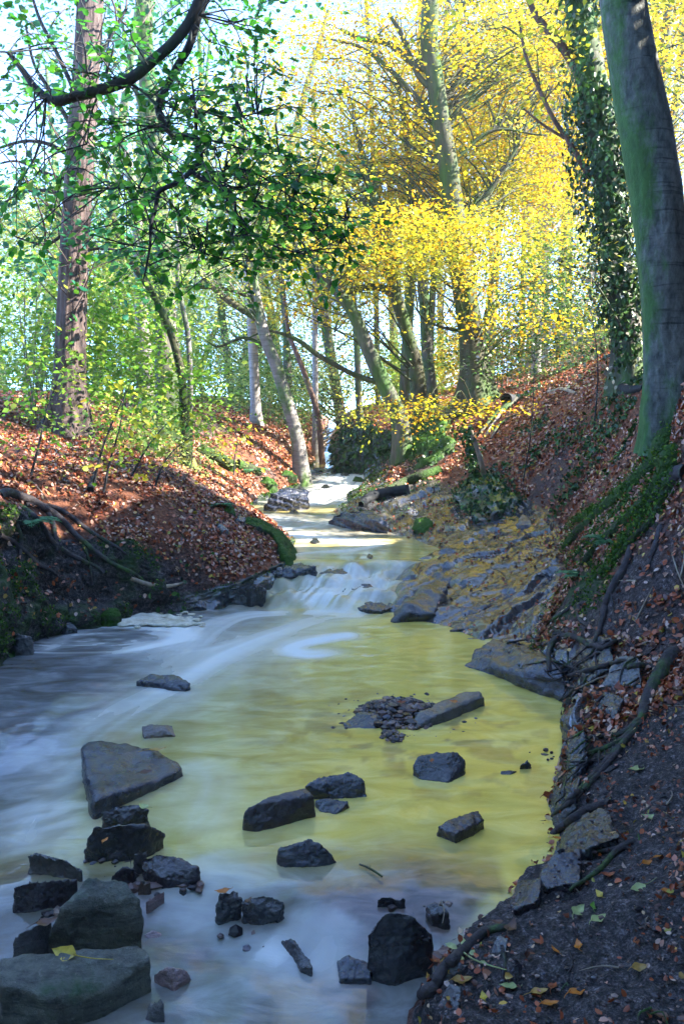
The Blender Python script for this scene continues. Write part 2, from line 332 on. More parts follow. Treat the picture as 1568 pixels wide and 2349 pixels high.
bare = sstep(.18, .42, n_lo + .35 * n_md) * (band(VV, 9.9, 10.1, 12.4, 13) + band(VV, 1.5, 2, 4, 4.6)) * .75
litter = np.clip(litter * (1 - bare), 0, 1)
nrm = np.cross(np.gradient(TV, axis=1), np.gradient(TV, axis=0)); nrm = unit(nrm)
rocky = np.clip(rockR + rockL + .3 * cutL, 0, 1)
# tilted slate ledges
x, y, z = TV[..., 0], TV[..., 1], TV[..., 2]
def saw(t, k=.75):
    f = t - np.floor(t); return np.where(f < k, f / k, (1 - f) / (1 - k))
dipd = x * .80 - y * .60 + .16 * n_md + .3 * n_lo; alongd = x * .6 + y * .8
jump = vnoise(np.stack([np.floor(alongd / .45 + .6 * n_md), np.zeros_like(x), np.zeros_like(x)], -1).reshape(-1, 3) * 7.7).reshape(nr, nc)
led = (saw(dipd / .42 + .5 * jump, .86) - .45) * .10 * (.35 + .9 * np.abs(n_lo + .3)) + (saw(dipd / .16 + .12 * n_md + jump, .8) - .5) * .026
amp_s = 1 - sstep(16, 30, YY)
disp = ((.10 + .09 * (VV < 5)) * n_lo * (1 - bed) * (1 - .7 * soilR) * sstep(-1, 1, np.abs(VV - 7)) + (.035 + .025 * (VV < 5)) * n_md * (1 - bed) * (1 - .5 * soilR) + .014 * n_hi + .008 * n_vhi) * (.35 + .65 * amp_s)
edge_damp = 1 - .75 * np.exp(-((VV - 9) / .12) ** 2) - .75 * np.exp(-((VV - 5) / .12) ** 2)
disp = disp * (1 - .6 * rockR) * edge_damp * (1 - .7 * band(VV, 2.3, 2.9, 5, 5.2) * sstep(6.2, 7, YY))
disp += rocky * (1 - .6 * cutL) * (led + .015 * (YY > 5.6)) * np.clip(edge_damp, 0, 1) + cutL * (.07 * n_md + .05 * n_hi)
disp += .02 * litter * np.abs(n_hi) + soilR * (.022 * n_md + .016 * n_hi + .006 * np.abs(n_vhi)) * np.clip(edge_damp, 0, 1)
disp[:, [0, 1, -1, -2]] = 0
TV = TV + nrm * disp[..., None]
ii = np.arange(nr - 1)[:, None] * nc; jj = np.arange(nc - 1)[None]
TQ = np.stack([ii + jj, ii + jj + 1, ii + nc + jj + 1, ii + nc + jj], -1).reshape(-1, 4)
mb = MB(); mb.add(TV.reshape(-1, 3), TQ)

t = NT('ground'); v = t.coord()
g1 = t.noise(7, 8, .7, v); g2 = t.noise(38, 6, .7, v); g3 = t.noise(2.3, 6, .7, v); g4 = t.noise(150, 3, .6, v)
soil = t.ramp(t.math('ADD', t.math('MULTIPLY', g2, .6), t.math('MULTIPLY', g4, .4)), [(.40, (.006,.005,.006)), (.5, (.050,.041,.042)), (.58, (.15,.125,.125)), (.67, (.44,.39,.39))])
lit = t.ramp(g2, [(.25, (.05,.016,.010)), (.45, (.17,.055,.024)), (.65, (.34,.12,.05)), (.85, (.46,.24,.15))])
st = t.noise(7, 7, .72, t.coord((.7, 2.4, 5), rot=(.25, .3, .55)), .5)
rk = t.ramp(g1, [(.25, (.014,.016,.026)), (.45, (.05,.055,.08)), (.7, (.13,.14,.175))])
rk = t.mix(t.ramp(t.noise(1.3, 4, .55, v), [(.42, (0,0,0)), (.66, (.5,.5,.5))]), rk, (.20,.165,.08))  # tan patches: canopy reflection painted into the wet rock, partly algae
rk = t.mix(t.ramp(st, [(.34, (.8,.8,.8)), (.46, (0,0,0))]), rk, (.010,.010,.013))
mossc = t.ramp(g2, [(.3, (.015,.045,.008)), (.7, (.06,.15,.015))])
c = t.mix(t.attr('litter'), soil, lit); c = t.mix(t.attr('rock'), c, rk)
c = t.mix(t.math('MULTIPLY', t.attr('moss'), t.ramp(g1, [(.42, (0,0,0)), (.56, (1,1,1))])), c, mossc)
h = t.math('ADD', t.math('MULTIPLY', g2, .6), t.math('ADD', t.math('MULTIPLY', g4, .3), t.math('MULTIPLY', t.math('MULTIPLY', st, t.attr('rock')), 1.6)))
ro = t.n('ShaderNodeMapRange'); t.l(t.math('MULTIPLY', t.attr('rock'), t.math('ADD', g1, .35)), ro.inputs[0]); ro.inputs[3].default_value = .78; ro.inputs[4].default_value = .16
p = t.pr(c, ro.outputs[0], t.bump(h, 1, .05), .55); p.inputs['Coat Roughness'].default_value = .10; p.inputs['Coat IOR'].default_value = 1.9
t.l(t.math('MULTIPLY', t.attr('rock'), .9), p.inputs['Coat Weight']); M['ground'] = t.done(p.outputs[0])
ground = mb.build('ground', M['ground'])
tag(ground, 'stream banks of leaf litter, bare soil and tilted bedrock', None, None, 'structure')
attr(ground.data, 'litter', litter); attr(ground.data, 'rock', np.clip(rockR + rockL + .15 * bed, 0, 1))
moss_w = np.clip(.9 * rockL + .75 * cutL * sstep(-.2, .3, n_lo + n_md) + .8 * rootR * sstep(4.6, 5.1, YY) + .25 * sstep(9, 12, YY) * rockR, 0, 1)
attr(ground.data, 'moss', moss_w)
BV = BV0 = BVHTree.FromPolygons(TV.reshape(-1, 3).tolist(), TQ.tolist())
def hit(px, py, lift=0.0):
    d = Vector(ray(px, py)).normalized(); r = BV.ray_cast(Vector((0, 0, CAMZ)), d)
    if r[0] is None: return P(px, py, 25)
    return np.array(r[0] + r[1] * lift * (1 if r[1].dot(d) < 0 else -1))
def gz(xx, yy):
    r = BV0.ray_cast(Vector((xx, yy, 60)), Vector((0, 0, -1))); return r[0].z if r[0] else 0.0

# ------------------------------------------------------------------ water
def wpt(px, py):
    d = ray(px, py); lo, hi = 1.2, 24.
    for _ in range(50):
        m = (lo + hi) / 2
        if CAMZ + d[2] / d[1] * m > float(level(m)): lo = m
        else: hi = m
    return np.array([d[0] / d[1] * lo, lo])
wy = np.concatenate([np.arange(.6, 1.8, .1), np.arange(1.8, 8, .016), np.arange(8, 20, .05)]); wx = np.arange(-3.2, 2.0, .02)
WX, WY = np.meshgrid(wx, wy); shp = WX.shape
def wn(sx, sy, o=3, off=0, warp=0):
    q = np.stack([WX.ravel() * sx + off, WY.ravel() * sy, np.zeros(WX.size) + off], -1)
    if warp: q = q + warp * np.stack([vnoise(q * .7 + 5), vnoise(q * .7 + 11), np.zeros(len(q))], -1)
    return fbm(q, o).reshape(shp)
WZ = level(WY + (.30 * wn(2.4, .6, 3, 3) + .25 * (WX + .1)) * sstep(5.7, 6.2, WY) * (1 - sstep(7.6, 8.1, WY)) + .12 * wn(1.8, .6, 2, 8) * (1 - sstep(2.6, 3.2, WY)))
fall = sstep(6.4, 6.6, WY) * (1 - sstep(7.15, 7.4, WY))
rap2 = sstep(8.6, 8.9, WY) * (1 - sstep(9.9, 10.3, WY)); rap3 = sstep(10.6, 11, WY) * (1 - sstep(15, 16, WY))
WZ = WZ + fall * (.05 * wn(3.5, 3, 3, 1) + .045 * wn(9, 6, 3, 2)) + rap2 * .035 * wn(3.5, 3, 3, 6) + rap3 * .05 * wn(3.5, 2.2, 3, 7)
WZ -= .10 * sstep(-.85, -1.7, WX) * (1 - sstep(3.4, 4.4, WY))
low = 1 - sstep(2.5, 3.0, WY)
WZ += low * (.02 * wn(3.5, 3, 3, 12))
WZ += (1 - sstep(-1.3, -.9, WX)) * (1 - sstep(4, 4.6, WY)) * .03 * wn(3, 2, 3, 15, .6)
WZ += .0025 * wn(2.2, 7, 3, 18, .8) + .0012 * wn(5, 18, 2, 21)
foam = np.zeros(shp)
def streak(pts, w, I, sl=1.0, sd=14., base=.45, px=True):
    global foam
    p = np.array([wpt(*q) for q in pts]) if px else np.array(pts, float)
    p = smooth_path(p, 26) if len(p) > 2 else smooth_path(p, 6)
    w = np.interp(np.linspace(0, 1, len(p)), np.linspace(0, 1, len(np.atleast_1d(w))), np.atleast_1d(w)) if np.ndim(w) else np.full(len(p), w)
    best = np.full(shp, 1e9); sp = np.zeros(shp); dd = np.zeros(shp); ww = np.zeros(shp); s0 = 0
    L = np.concatenate([[0], np.cumsum(np.linalg.norm(np.diff(p, axis=0), axis=1))])
    x0, y0 = p.min(0) - w.max() * 2.5; x1, y1 = p.max(0) + w.max() * 2.5
    bx = (wx > x0) & (wx < x1); by = (wy > y0) & (wy < y1)
    if not bx.any() or not by.any(): return
    sl_ = np.ix_(by, bx); X, Y = WX[sl_], WY[sl_]; best = best[sl_]; sp = sp[sl_]; dd = dd[sl_]; ww = ww[sl_]
    for k in range(len(p) - 1):
        a, b = p[k], p[k+1]; e = b - a; l2 = max(e @ e, 1e-9); u = np.clip(((X - a[0]) * e[0] + (Y - a[1]) * e[1]) / l2, 0, 1)
        ex, ey = X - a[0] - u * e[0], Y - a[1] - u * e[1]; d = np.hypot(ex, ey); m = d < best
        best = np.where(m, d, best); sp = np.where(m, L[k] + u * math.sqrt(l2), sp); dd = np.where(m, np.sign(ex * e[1] - ey * e[0]) * d, dd); ww = np.where(m, w[k] + (w[k+1] - w[k]) * u, ww)
    q = np.stack([sp * sl, dd * sd, np.full(sp.shape, len(pts) + pts[0][0] * .01)], -1).reshape(-1, 3)
    n = fbm(q, 4).reshape(sp.shape)
    s = sp / L[-1]; taper = sstep(0, .12, s) * (1 - sstep(.72, 1.0, s))
    f = I * np.exp(-(best / ww) ** 2) * np.clip(base + .9 * n + .3, 0, 1.2) * taper
    foam[sl_] = foam[sl_] + f * (1 - np.clip(foam[sl_], 0, 1))
# the first fall and the plume that spins away to the left
streak([(800,1290),(770,1330),(720,1380),(690,1400)], [.24,.3], 1.15, 2.6, 30, .3)
streak([(870,1300),(850,1350),(800,1400),(760,1415)], [.22,.28], .95, 2.6, 30, .2)
streak([(690,1398),(760,1408),(860,1412)], [.10,.08], .8, 3, 14, .5)
streak([(700,1395),(560,1410),(480,1440),(430,1480),(300,1560)], [.18,.3,.28], .75, .8, 11, .45)
streak([(780,1405),(650,1450),(520,1500),(380,1580),(200,1680),(50,1760)], [.16,.26,.34,.3], .62, .7, 10, .35)
streak([(880,1410),(720,1430),(560,1480),(420,1560),(260,1650)], [.12,.2,.25], .5, .7, 13, .35)
streak([(930,1310),(900,1290),(840,1285)], .09, .5, 2, 20)
streak([(840,1455),(760,1462),(680,1478),(665,1492),(720,1500),(800,1482)], .11, 1.1, 2, 14, .75)
streak([(660,1490),(640,1540),(700,1600)], .14, .18, 1, 12)
# eddy below the cut bank: a spiral of foam
c0 = wpt(215, 1466); ex = (WX - c0[0]) / 1.0; ey = (WY - c0[1]) / .42; rr = np.hypot(ex, ey); th = np.arctan2(ey, ex)
q = np.stack([np.cos(th + 2.2 * rr) * .9, np.sin(th + 2.2 * rr) * .9, rr * 7.5], -1).reshape(-1, 3)
sp = fbm(q, 4).reshape(shp); foam += .95 * np.clip(sp * 1.5 + .28, 0, 1) * np.exp(-((rr - .62) / .34) ** 2)
foam += .6 * np.clip(sp + .1, 0, 1) * np.exp(-(rr / .5) ** 2)
streak([(300,1420),(380,1425),(420,1440),(400,1470),(310,1490),(200,1505)], .12, .95, 1.2, 14, .7)
streak([(90,1500),(150,1465),(250,1430),(330,1415)], .07, .6, 1.5, 20, .4)
# upstream rapids
streak([(820,1085),(790,1110),(740,1140),(640,1160),(560,1172)], [.35,.45,.45,.25], 1.3, 1.6, 14, .6)
streak([(760,1125),(800,1130),(820,1118)], .25, .8, 2, 9, .5)
streak([(640,1222),(720,1232),(800,1240),(880,1250)], [.2,.16], 1.1, 1.5, 20, .5)
streak([(900,1245),(800,1262),(700,1270),(690,1285)], [.1,.14], .7, 1.5, 20, .45)
streak([(560,1178),(640,1190),(740,1200),(840,1215)], [.14,.2], .6, 1.5, 18, .45)
streak([(600,1190),(660,1212),(760,1205)], .14, .5, 2, 12, .35)
streak([(660,1250),(760,1262),(860,1275)], .09, .35, 1.5, 16, .3)
# tail of the pool at lower left, and the riffle in front
streak([(40,1690),(110,1740),(190,1700)], .2, .3, 1, 9, .4)
streak([(190,1720),(150,1800),(110,1880),(40,1970)], [.16,.2], .36, 1, 9, .4)
streak([(60,1800),(50,1860),(30,1960)], .12, .35, 1, 10, .4)
streak([(420,1740),(470,1790),(450,1850),(400,1950)], [.1,.2], .28, 1, 10, .4)
streak([(440,1960),(480,2020),(440,2080),(380,2180)], [.1,.2], .35, 1.4, 9, .45)
streak([(700,2080),(680,2140),(600,2200),(500,2260)], [.08,.12], .25, 1.4, 9, .45)
streak([(800,2090),(760,2150),(700,2250)], .1, .4, 1.4, 10, .4)
streak([(600,2170),(630,2190),(660,2210)], .05, .7, 1, 8, .7)
streak([(620,2280),(760,2260),(850,2290)], .14, .3, 1, 8, .5)
gx0, gy0 = wpt(960, 1690); mb = MB(); ny_, nx_ = shp; a = np.arange(ny_ - 1)[:, None] * nx_; b = np.arange(nx_ - 1)[None]
mb.add(np.stack([WX, WY, WZ], -1).reshape(-1, 3), np.stack([a + b, a + b + 1, a + nx_ + b + 1, a + nx_ + b], -1).reshape(-1, 4))
# moving, aerated water on the left and in the riffles; still silty pool on the right; sky and canopy reflections painted into both colours
sky_aer = np.clip(sstep(.25, -1.9, WX + .35 * wn(1.1, .8, 3, 31, .5) - .20 * (WY - 3.5) * (WY < 7)) * (WY < 9), 0, 1) * .85
sky_aer = np.maximum(sky_aer, low * .8 * (1 - sstep(.25, .55, WX + .1 * wn(2, 2, 2, 40))))
sky_aer = np.maximum(sky_aer, np.clip(.55 * fall + .35 * rap2 + .5 * rap3 + (.35 + .2 * wn(2.5, 1.5, 3, 77)) * sstep(7, 7.6, WY) , 0, .85))
t = NT('stream_water'); v = t.coord()
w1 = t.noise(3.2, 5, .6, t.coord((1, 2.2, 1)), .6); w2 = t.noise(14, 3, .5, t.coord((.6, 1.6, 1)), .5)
canopy_silt = t.ramp(w1, [(.3, (.56,.42,.085)), (.5, (.68,.54,.13)), (.7, (.80,.68,.23))]); sky_air = t.ramp(w1, [(.32, (.018,.032,.07)), (.5, (.07,.10,.18)), (.68, (.19,.23,.33))])  # yellow canopy and blue sky reflections worked into these base colours
c = t.mix(t.attr('sky_aerated'), canopy_silt, sky_air); c = t.mix(t.attr('stony'), c, t.ramp(w2, [(.35, (.05,.032,.03)), (.65, (.24,.16,.145))])); c = t.mix(t.attr('foam'), c, (.80,.82,.80))
ro = t.n('ShaderNodeMapRange'); t.l(t.attr('foam'), ro.inputs[0]); ro.inputs[3].default_value = .07; ro.inputs[4].default_value = .55
p = t.pr(c, ro.outputs[0], t.bump(t.math('ADD', w1, t.math('MULTIPLY', w2, .25)), .10, .03), .6); p.inputs['IOR'].default_value = 1.5
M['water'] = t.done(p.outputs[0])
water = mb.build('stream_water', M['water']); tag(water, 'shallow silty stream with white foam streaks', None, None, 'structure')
attr(water.data, 'stony', np.clip(low * sstep(-.05, .35, wn(4.5, 4, 3, 51, .5)) * .7 + .55 * sstep(.12, .4, wn(9, 8, 3, 61, .3)) * np.exp(-((WX - gx0) ** 2 + (WY - gy0) ** 2) / .5), 0, 1)); attr(water.data, 'foam', np.clip(foam, 0, 1)); attr(water.data, 'sky_aerated', np.clip(sky_aer, 0, 1))

# ------------------------------------------------------------------ rocks
def rock(label, pts, mat, zb=-.12, name='rock', cat='rock', rnd=4, amp=.036, res=64, group=None, spread=1.0, seed=None, layered=0, parent=None, world=None):
    zs = .55 if group in (G1, G2, G3) else (.72 if group == GS and world is None and max(q[2] for q in pts) < .4 else 1.)
    W = np.array([PZ(a, b, c * zs if c > 0 else max(c, -.06)) for a, b, c in pts]) if world is None else np.array(world, float)
    c = W.mean(0); lowp = W.copy(); lowp[:, :2] = c[:2] + (lowp[:, :2] - c[:2]) * spread; lowp[:, 2] = zb + rng.uniform(-.02, .02, len(lowp))
    bm = bmesh.new()
    for p in np.concatenate([W, lowp]): bm.verts.new(p)
    r = bmesh.ops.convex_hull(bm, input=bm.verts)
    bmesh.ops.delete(bm, geom=list({g for g in r['geom_interior'] + r['geom_unused'] if isinstance(g, bmesh.types.BMVert)}), context='VERTS')
    me = bpy.data.meshes.new('tmp'); bm.to_mesh(me); bm.free()
    o = bpy.data.objects.new('tmp', me); COL.objects.link(o)
    size = float(np.linalg.norm(np.ptp(W, axis=0)))
    m = o.modifiers.new('r', 'REMESH'); m.mode = 'VOXEL'; m.voxel_size = max(size / res, .004)
    s = o.modifiers.new('s', 'SMOOTH'); s.factor = .5; s.iterations = rnd + (8 if group in (G1, G2, G3) else 2)
    dg = bpy.context.evaluated_depsgraph_get(); me2 = bpy.data.meshes.new_from_object(o.evaluated_get(dg))
    bpy.data.objects.remove(o); bpy.data.meshes.remove(me)
    n = len(me2.vertices); V = np.empty(n * 3, np.float32); me2.vertices.foreach_get('co', V); V = V.reshape(-1, 3).astype(float)
    Nn = np.empty(n * 3, np.float32); me2.vertices.foreach_get('normal', Nn); Nn = Nn.reshape(-1, 3)
    off = rng.uniform(0, 50, 3); k = 3.2 / size
    d = amp * size * (fbm(V * k + off, 4) * 1.25 + .6 * fbm(V * k * 4 + off, 4, .6))
    rd = 1 - np.abs(fbm(V * k * 1.7 + off * 2, 3)) * 2; d -= amp * size * .55 * np.clip(rd - .6, 0, 1)
    if layered: d += .6 * layered * size * (saw((V[:, 2] + .35 * V[:, 0] + .1 * V[:, 1] + .02 * fbm(V * 6 + off, 2)) / (size * .11), .75) - .5)
    V = V + Nn * d[:, None]; org = np.array([c[0], c[1], max(zb, 0) if zb > -.3 else 0])
    if parent is None: V -= org
    me2.vertices.foreach_set('co', V.ravel().astype(np.float32)); me2.polygons.foreach_set('use_smooth', np.ones(len(me2.polygons), bool)); me2.update()
    me2.materials.clear(); o = link(name, me2, mat, parent)
    if parent is None: o.location = org; tag(o, label, cat, group)
    return o
RB, RK, RP, RM, RG, RBR, RPK, RGN = (M['rock_blue'], M['rock_black'], M['rock_purple'], M['rock_moss'], M['rock_grey'], M['rock_brown'], M['rock_pink'], M['rock_green'])
G1 = 'stones standing in the pool'; G2 = 'stones heaped at the lower left'; G3 = 'stones of the riffle'
rock('flat dark slate stone alone in the milky current below the foam eddy', [(312,1562,.05),(345,1548,.08),(400,1547,.10),(438,1566,.08),(425,1588,0),(380,1582,.0),(330,1574,.0)], RB, group=G1, layered=.015)
rock('small tan flat stone just behind the big blue slab', [(324,1665,.06),(345,1660,.07),(395,1664,.06),(404,1690,0),(330,1692,0),(370,1676,.05)], RBR, group=G1, rnd=2)
rock('largest flat slab of wet blue slate, kite shaped, in the left current', [(185,1705,.15),(200,1697,.15),(300,1706,.13),(370,1722,.12),(428,1760,.07),(428,1778,.01),(330,1782,.10),(215,1838,.13),(240,1848,.0),(188,1760,.15),(195,1820,.02),(310,1822,.0)], RB, zb=-.2, group=G1, rnd=2, amp=.022, res=60, layered=.008)
rock('low knobbly wet rock with a pale leaf, behind the boulder with the red leaf', [(232,1862,.12),(262,1846,.15),(310,1842,.15),(342,1856,.12),(338,1884,.04),(240,1892,.04)], RK, group=G2, rnd=2, amp=.06)
rock('rounded dark wet boulder carrying one red leaf', [(197,1920,.16),(215,1895,.24),(280,1886,.26),(340,1890,.22),(382,1912,.1),(340,1950,.05),(290,1978,.0),(215,1978,.0),(196,1950,.05)], RK, zb=-.2, group=G2, rnd=14)
rock('rough angular grey rock at far left of the stone heap', [(62,1962,.10),(75,1952,.14),(140,1966,.13),(192,1996,.08),(175,2012,-.05),(75,2010,-.05)], RG, zb=-.25, group=G2, rnd=1, amp=.05)
rock('dark purple block wedged behind the mossy boulder', [(30,2030,.12),(70,2020,.15),(178,2014,.14),(172,2060,.0),(30,2075,-.02)], RP, zb=-.3, group=G2, rnd=2)
rock('large rounded grey boulder with a green mossy flank', [(108,2160,.0),(140,2080,.22),(195,2012,.30),(290,2016,.30),(325,2060,.22),(332,2100,.12),(300,2150,-.05),(200,2175,-.08)], RM, zb=-.3, group=G2, rnd=18, amp=.03, res=70)
rock('broad mossy grey slab carrying a yellow leaf at the bottom corner', [(0,2196,.12),(90,2188,.12),(170,2172,.13),(330,2166,.12),(348,2196,.09),(345,2222,.02),(240,2278,.02),(120,2290,.05),(0,2262,.10)], RM, zb=-.35, group=G2, rnd=2, amp=.02, res=64, layered=.008)
rock('dark slab beneath the leaf carrying slab', [(0,2272,.03),(60,2276,.03),(130,2295,.02),(140,2340,-.1),(0,2349,-.1)], RM, zb=-.35, group=G2, rnd=2)
rock('thin tilted grey stone under the left of the mossy boulder', [(30,2148,.06),(70,2130,.08),(118,2104,.10),(122,2116,.06),(60,2160,.0),(30,2168,.0)], RG, zb=-.2, group=G2, rnd=1)
rock('flat reddish rimmed stone right of the boulder with the red leaf', [(322,1968,.12),(360,1956,.15),(410,1962,.13),(455,1990,.08),(460,2010,.03),(430,2030,.0),(370,2014,.06),(325,2000,.06)], RP, zb=-.2, group=G2, rnd=3, amp=.035, layered=.01)
rock('small grey stone between the two dark boulders', [(296,1965,.13),(318,1948,.17),(340,1950,.16),(330,1980,.06),(300,1995,.04)], RG, zb=-.2, group=G2)
rock('small purple wedge in front of the red leaf boulder', [(252,2010,.08),(285,1984,.13),(310,1994,.1),(315,2014,.02),(270,2020,.02)], RP, zb=-.2, group=G2, rnd=2)
rock('small brown pebble under the flat reddish rimmed stone', [(306,2030,.05),(325,2014,.09),(348,2020,.07),(348,2042,.0),(312,2046,.0)], RBR, zb=-.2, group=G2)
rock('pinkish flake of stone lying below the brown pebble', [(328,2066,.03),(376,2036,.06),(378,2050,.02),(340,2076,.0)], RPK, zb=-.15, group=G2, rnd=1)
rock('dark purple rectangular block in the middle of the pool', [(555,1868,.12),(568,1848,.17),(630,1822,.19),(700,1804,.19),(722,1826,.15),(722,1872,.0),(640,1896,.0),(592,1908,.0),(560,1884,.03)], RP, zb=-.2, group=G1, rnd=3, amp=.02)
rock('angular wet rock touching the back of the dark purple block', [(695,1804,.10),(735,1778,.15),(800,1770,.16),(836,1788,.12),(842,1828,.0),(770,1828,.02),(715,1822,.03)], RB, zb=-.2, group=G1, rnd=1, amp=.035)
rock('small wet stone at the front right of the purple block', [(722,1834,.05),(745,1830,.07),(800,1836,.05),(802,1848,.02),(770,1868,.0),(735,1862,.0)], RK, group=G1, rnd=2)
rock('dark pyramid shaped rock in front of the purple block', [(630,1976,.02),(640,1942,.10),(665,1938,.12),(712,1922,.16),(740,1940,.12),(774,1976,.01),(740,1988,.0),(650,1986,.0)], RB, zb=-.2, group=G1, rnd=1, amp=.04)
rock('smooth rounded dark boulder with a small red leaf in the yellow water', [(945,1755,.08),(955,1732,.14),(1000,1722,.17),(1050,1722,.16),(1068,1742,.10),(1062,1780,.0),(1030,1796,.0),(965,1790,.0)], RK, zb=-.2, group=G1, rnd=14, amp=.025)
rock('brick shaped dark stone ringed by a bright water line', [(1001,1894,.07),(1030,1876,.10),(1095,1858,.10),(1112,1880,.07),(1108,1902,.0),(1045,1936,.0),(1004,1912,.0),(1044,1912,.07)], RP, group=G1, rnd=1, amp=.03)
rock('squat black boulder with a flat top at the front of the pool', [(838,2140,.12),(860,2100,.22),(910,2086,.25),(950,2100,.22),(992,2146,.08),(970,2200,-.05),(905,2246,-.14),(850,2238,-.14)], RK, zb=-.35, group=G3, rnd=3, amp=.03, res=60)
rock('long rectangular grey stone beside the gravel patch', [(944,1650,.06),(960,1632,.10),(1050,1586,.13),(1100,1582,.13),(1113,1598,.09),(1108,1622,.0),(1010,1660,.0),(948,1674,.0),(1000,1640,.09)], RG, group=G1, rnd=1, amp=.02, res=60)
rock('black triangular rock at the left of the gravel patch', [(787,1660,.01),(825,1630,.08),(850,1632,.09),(882,1644,.05),(868,1672,.0),(800,1672,.0)], RK, group=G1, rnd=1, amp=.03)
rock('low wet rock in the riffle with a leaf stuck on it', [(548,2070,.06),(570,2054,.09),(620,2052,.09),(655,2068,.06),(640,2100,.0),(618,2138,-.1),(560,2130,-.06)], RK, zb=-.3, group=G3, rnd=2, amp=.05)
rock('knobbly black rock topped by an orange leaf', [(492,2080,.03),(500,2046,.10),(535,2042,.10),(556,2062,.06),(550,2110,-.04),(512,2130,-.08)], RK, zb=-.3, group=G3, rnd=3, amp=.07)
rock('dark submerged stone left of the squat black boulder', [(770,2200,-.06),(800,2190,-.03),(845,2205,-.04),(852,2245,-.12),(780,2245,-.14)], RB, zb=-.35, group=G3)
rock('thin dark stone end rising from the front riffle', [(640,2160,-.05),(668,2150,-.02),(712,2196,-.04),(718,2230,-.12),(690,2220,-.13)], RK, zb=-.35, group=G3, rnd=2)
rock('pink stone beside the leaf carrying slab', [(348,2232,-.03),(385,2214,.0),(428,2222,-.02),(440,2244,-.1),(400,2276,-.13),(355,2258,-.13)], RPK, zb=-.35, group=G3)
rock('pale pink cobble just breaking the misty water', [(330,2142,-.05),(350,2130,-.04),(372,2138,-.05),(370,2156,-.11),(338,2158,-.11)], RPK, zb=-.3, group=G3, rnd=5)
rock('row of low wet stone at the lip above the squat boulder', [(862,2062,.02),(885,2054,.04),(930,2060,.03),(926,2080,-.02),(868,2078,-.02)], RK, zb=-.2, group=G3, rnd=2, amp=.06)
rock('low weedy stone right of the lip stone, with a twig', [(975,2076,.02),(1000,2066,.05),(1035,2092,.03),(1030,2110,-.01),(990,2100,.0)], RK, zb=-.2, group=G3, rnd=2, amp=.06)
rock('small dark pointed stone near the right shore roots', [(1190,1755,.04),(1208,1742,.07),(1220,1752,.04),(1215,1764,0),(1192,1764,0)], RK, group=G1, rnd=1)
rock('tiny flat stone left of the pointed shore stone', [(1146,1768,.02),(1165,1764,.03),(1185,1766,.02),(1170,1778,0),(1148,1778,0)], RK, group=G1, rnd=1)
rock('white edged stone cut off by the bottom edge', [(340,2300,-.02),(372,2284,.02),(380,2300,.0),(350,2345,-.12),(330,2340,-.12)], RG, zb=-.35, group=G3)
# bedrock blocks of the right shore
GS = 'bedrock blocks of the right shore'
rock('jagged black fin of slate beside the waterfall', [(900,1420,.03),(940,1385,.16),(985,1330,.28),(1030,1285,.36),(1050,1300,.34),(1015,1360,.22),(1000,1405,.1),(960,1412,.01),(930,1418,0)], RK, group=GS, rnd=1, amp=.035, layered=.03, res=70)
rock('slanting slate block with a dark undercut in the middle of the shelf', [(1012,1415,.04),(1035,1380,.15),(1100,1345,.24),(1160,1345,.24),(1120,1390,.15),(1080,1418,.05),(1040,1422,.0)], RB, group=GS, rnd=1, amp=.03, layered=.03, res=64)
rock('lower slate block next to the still inlet', [(1030,1445,.02),(1070,1410,.11),(1140,1400,.15),(1180,1405,.14),(1130,1440,.05),(1075,1450,.0)], RB, group=GS, rnd=1, amp=.03, layered=.03, res=64)
rock('broad rippled blue rock jutting into the pool from the right', [(1060,1525,.01),(1085,1490,.10),(1130,1464,.17),(1190,1460,.20),(1250,1500,.22),(1310,1560,.2),(1300,1590,.05),(1240,1590,.0),(1160,1552,.0),(1100,1540,.0)], RB, zb=-.2, group=GS, rnd=2, amp=.035, layered=.022, res=80)
rock('dark block at the foot of the shore roots', [(1280,1740,.06),(1296,1690,.17),(1318,1680,.18),(1330,1730,.14),(1310,1775,.0),(1282,1768,.0)], RK, group=GS, rnd=1, amp=.03)
rock('blue slate block under the root tangle', [(1288,1650,.12),(1310,1620,.2),(1380,1590,.26),(1420,1620,.27),(1390,1670,.2),(1330,1700,.12),(1292,1690,.04)], RB, group=GS, rnd=1, amp=.04, layered=.02)
def rock_h(label, L, mat, rnd=1, amp=.04, layered=0, dz=.15):
    W = np.array([hit(a, b) + [0, 0, c] for a, b, c in L]); return rock(label, None, mat, zb=W[:, 2].min() - dz, world=W, group=GS, rnd=rnd, amp=amp, layered=layered)
rock_h('wet blue stone beneath the lowest thick root', [(1245,1868,.01),(1262,1838,.06),(1310,1842,.08),(1325,1872,.05),(1280,1900,.01)], RK)
rock_h('layered blue slab sunk in the path edge', [(1270,1950,.03),(1310,1905,.07),(1400,1892,.06),(1425,1935,.03),(1350,1975,.05),(1290,1985,.02)], RK, layered=.02)
rock_h('dark square stone at the corner of the bare path', [(1235,2028,.03),(1270,1995,.07),(1330,1988,.06),(1330,2042,.03),(1250,2052,.02)], RP)
rock_h('upright wedge of slate at the water edge between the two shore roots', [(1288,1775,.02),(1300,1735,.10),(1335,1725,.10),(1350,1770,.05),(1310,1800,.02)], RK)
rock_h('low wet ledge below the wedge of slate', [(1262,1815,.01),(1285,1792,.05),(1330,1800,.04),(1320,1830,.02)], RK)
rock_h('brown edged flat stone in the path corner by the crumpled leaf', [(1165,2070,.01),(1190,2048,.05),(1240,2046,.05),(1235,2085,.03),(1180,2100,.02)], RP)
rock_h('flat slate tile lying on the root bank', [(1345,1640,.02),(1385,1610,.06),(1430,1625,.05),(1410,1660,.03)], RK)
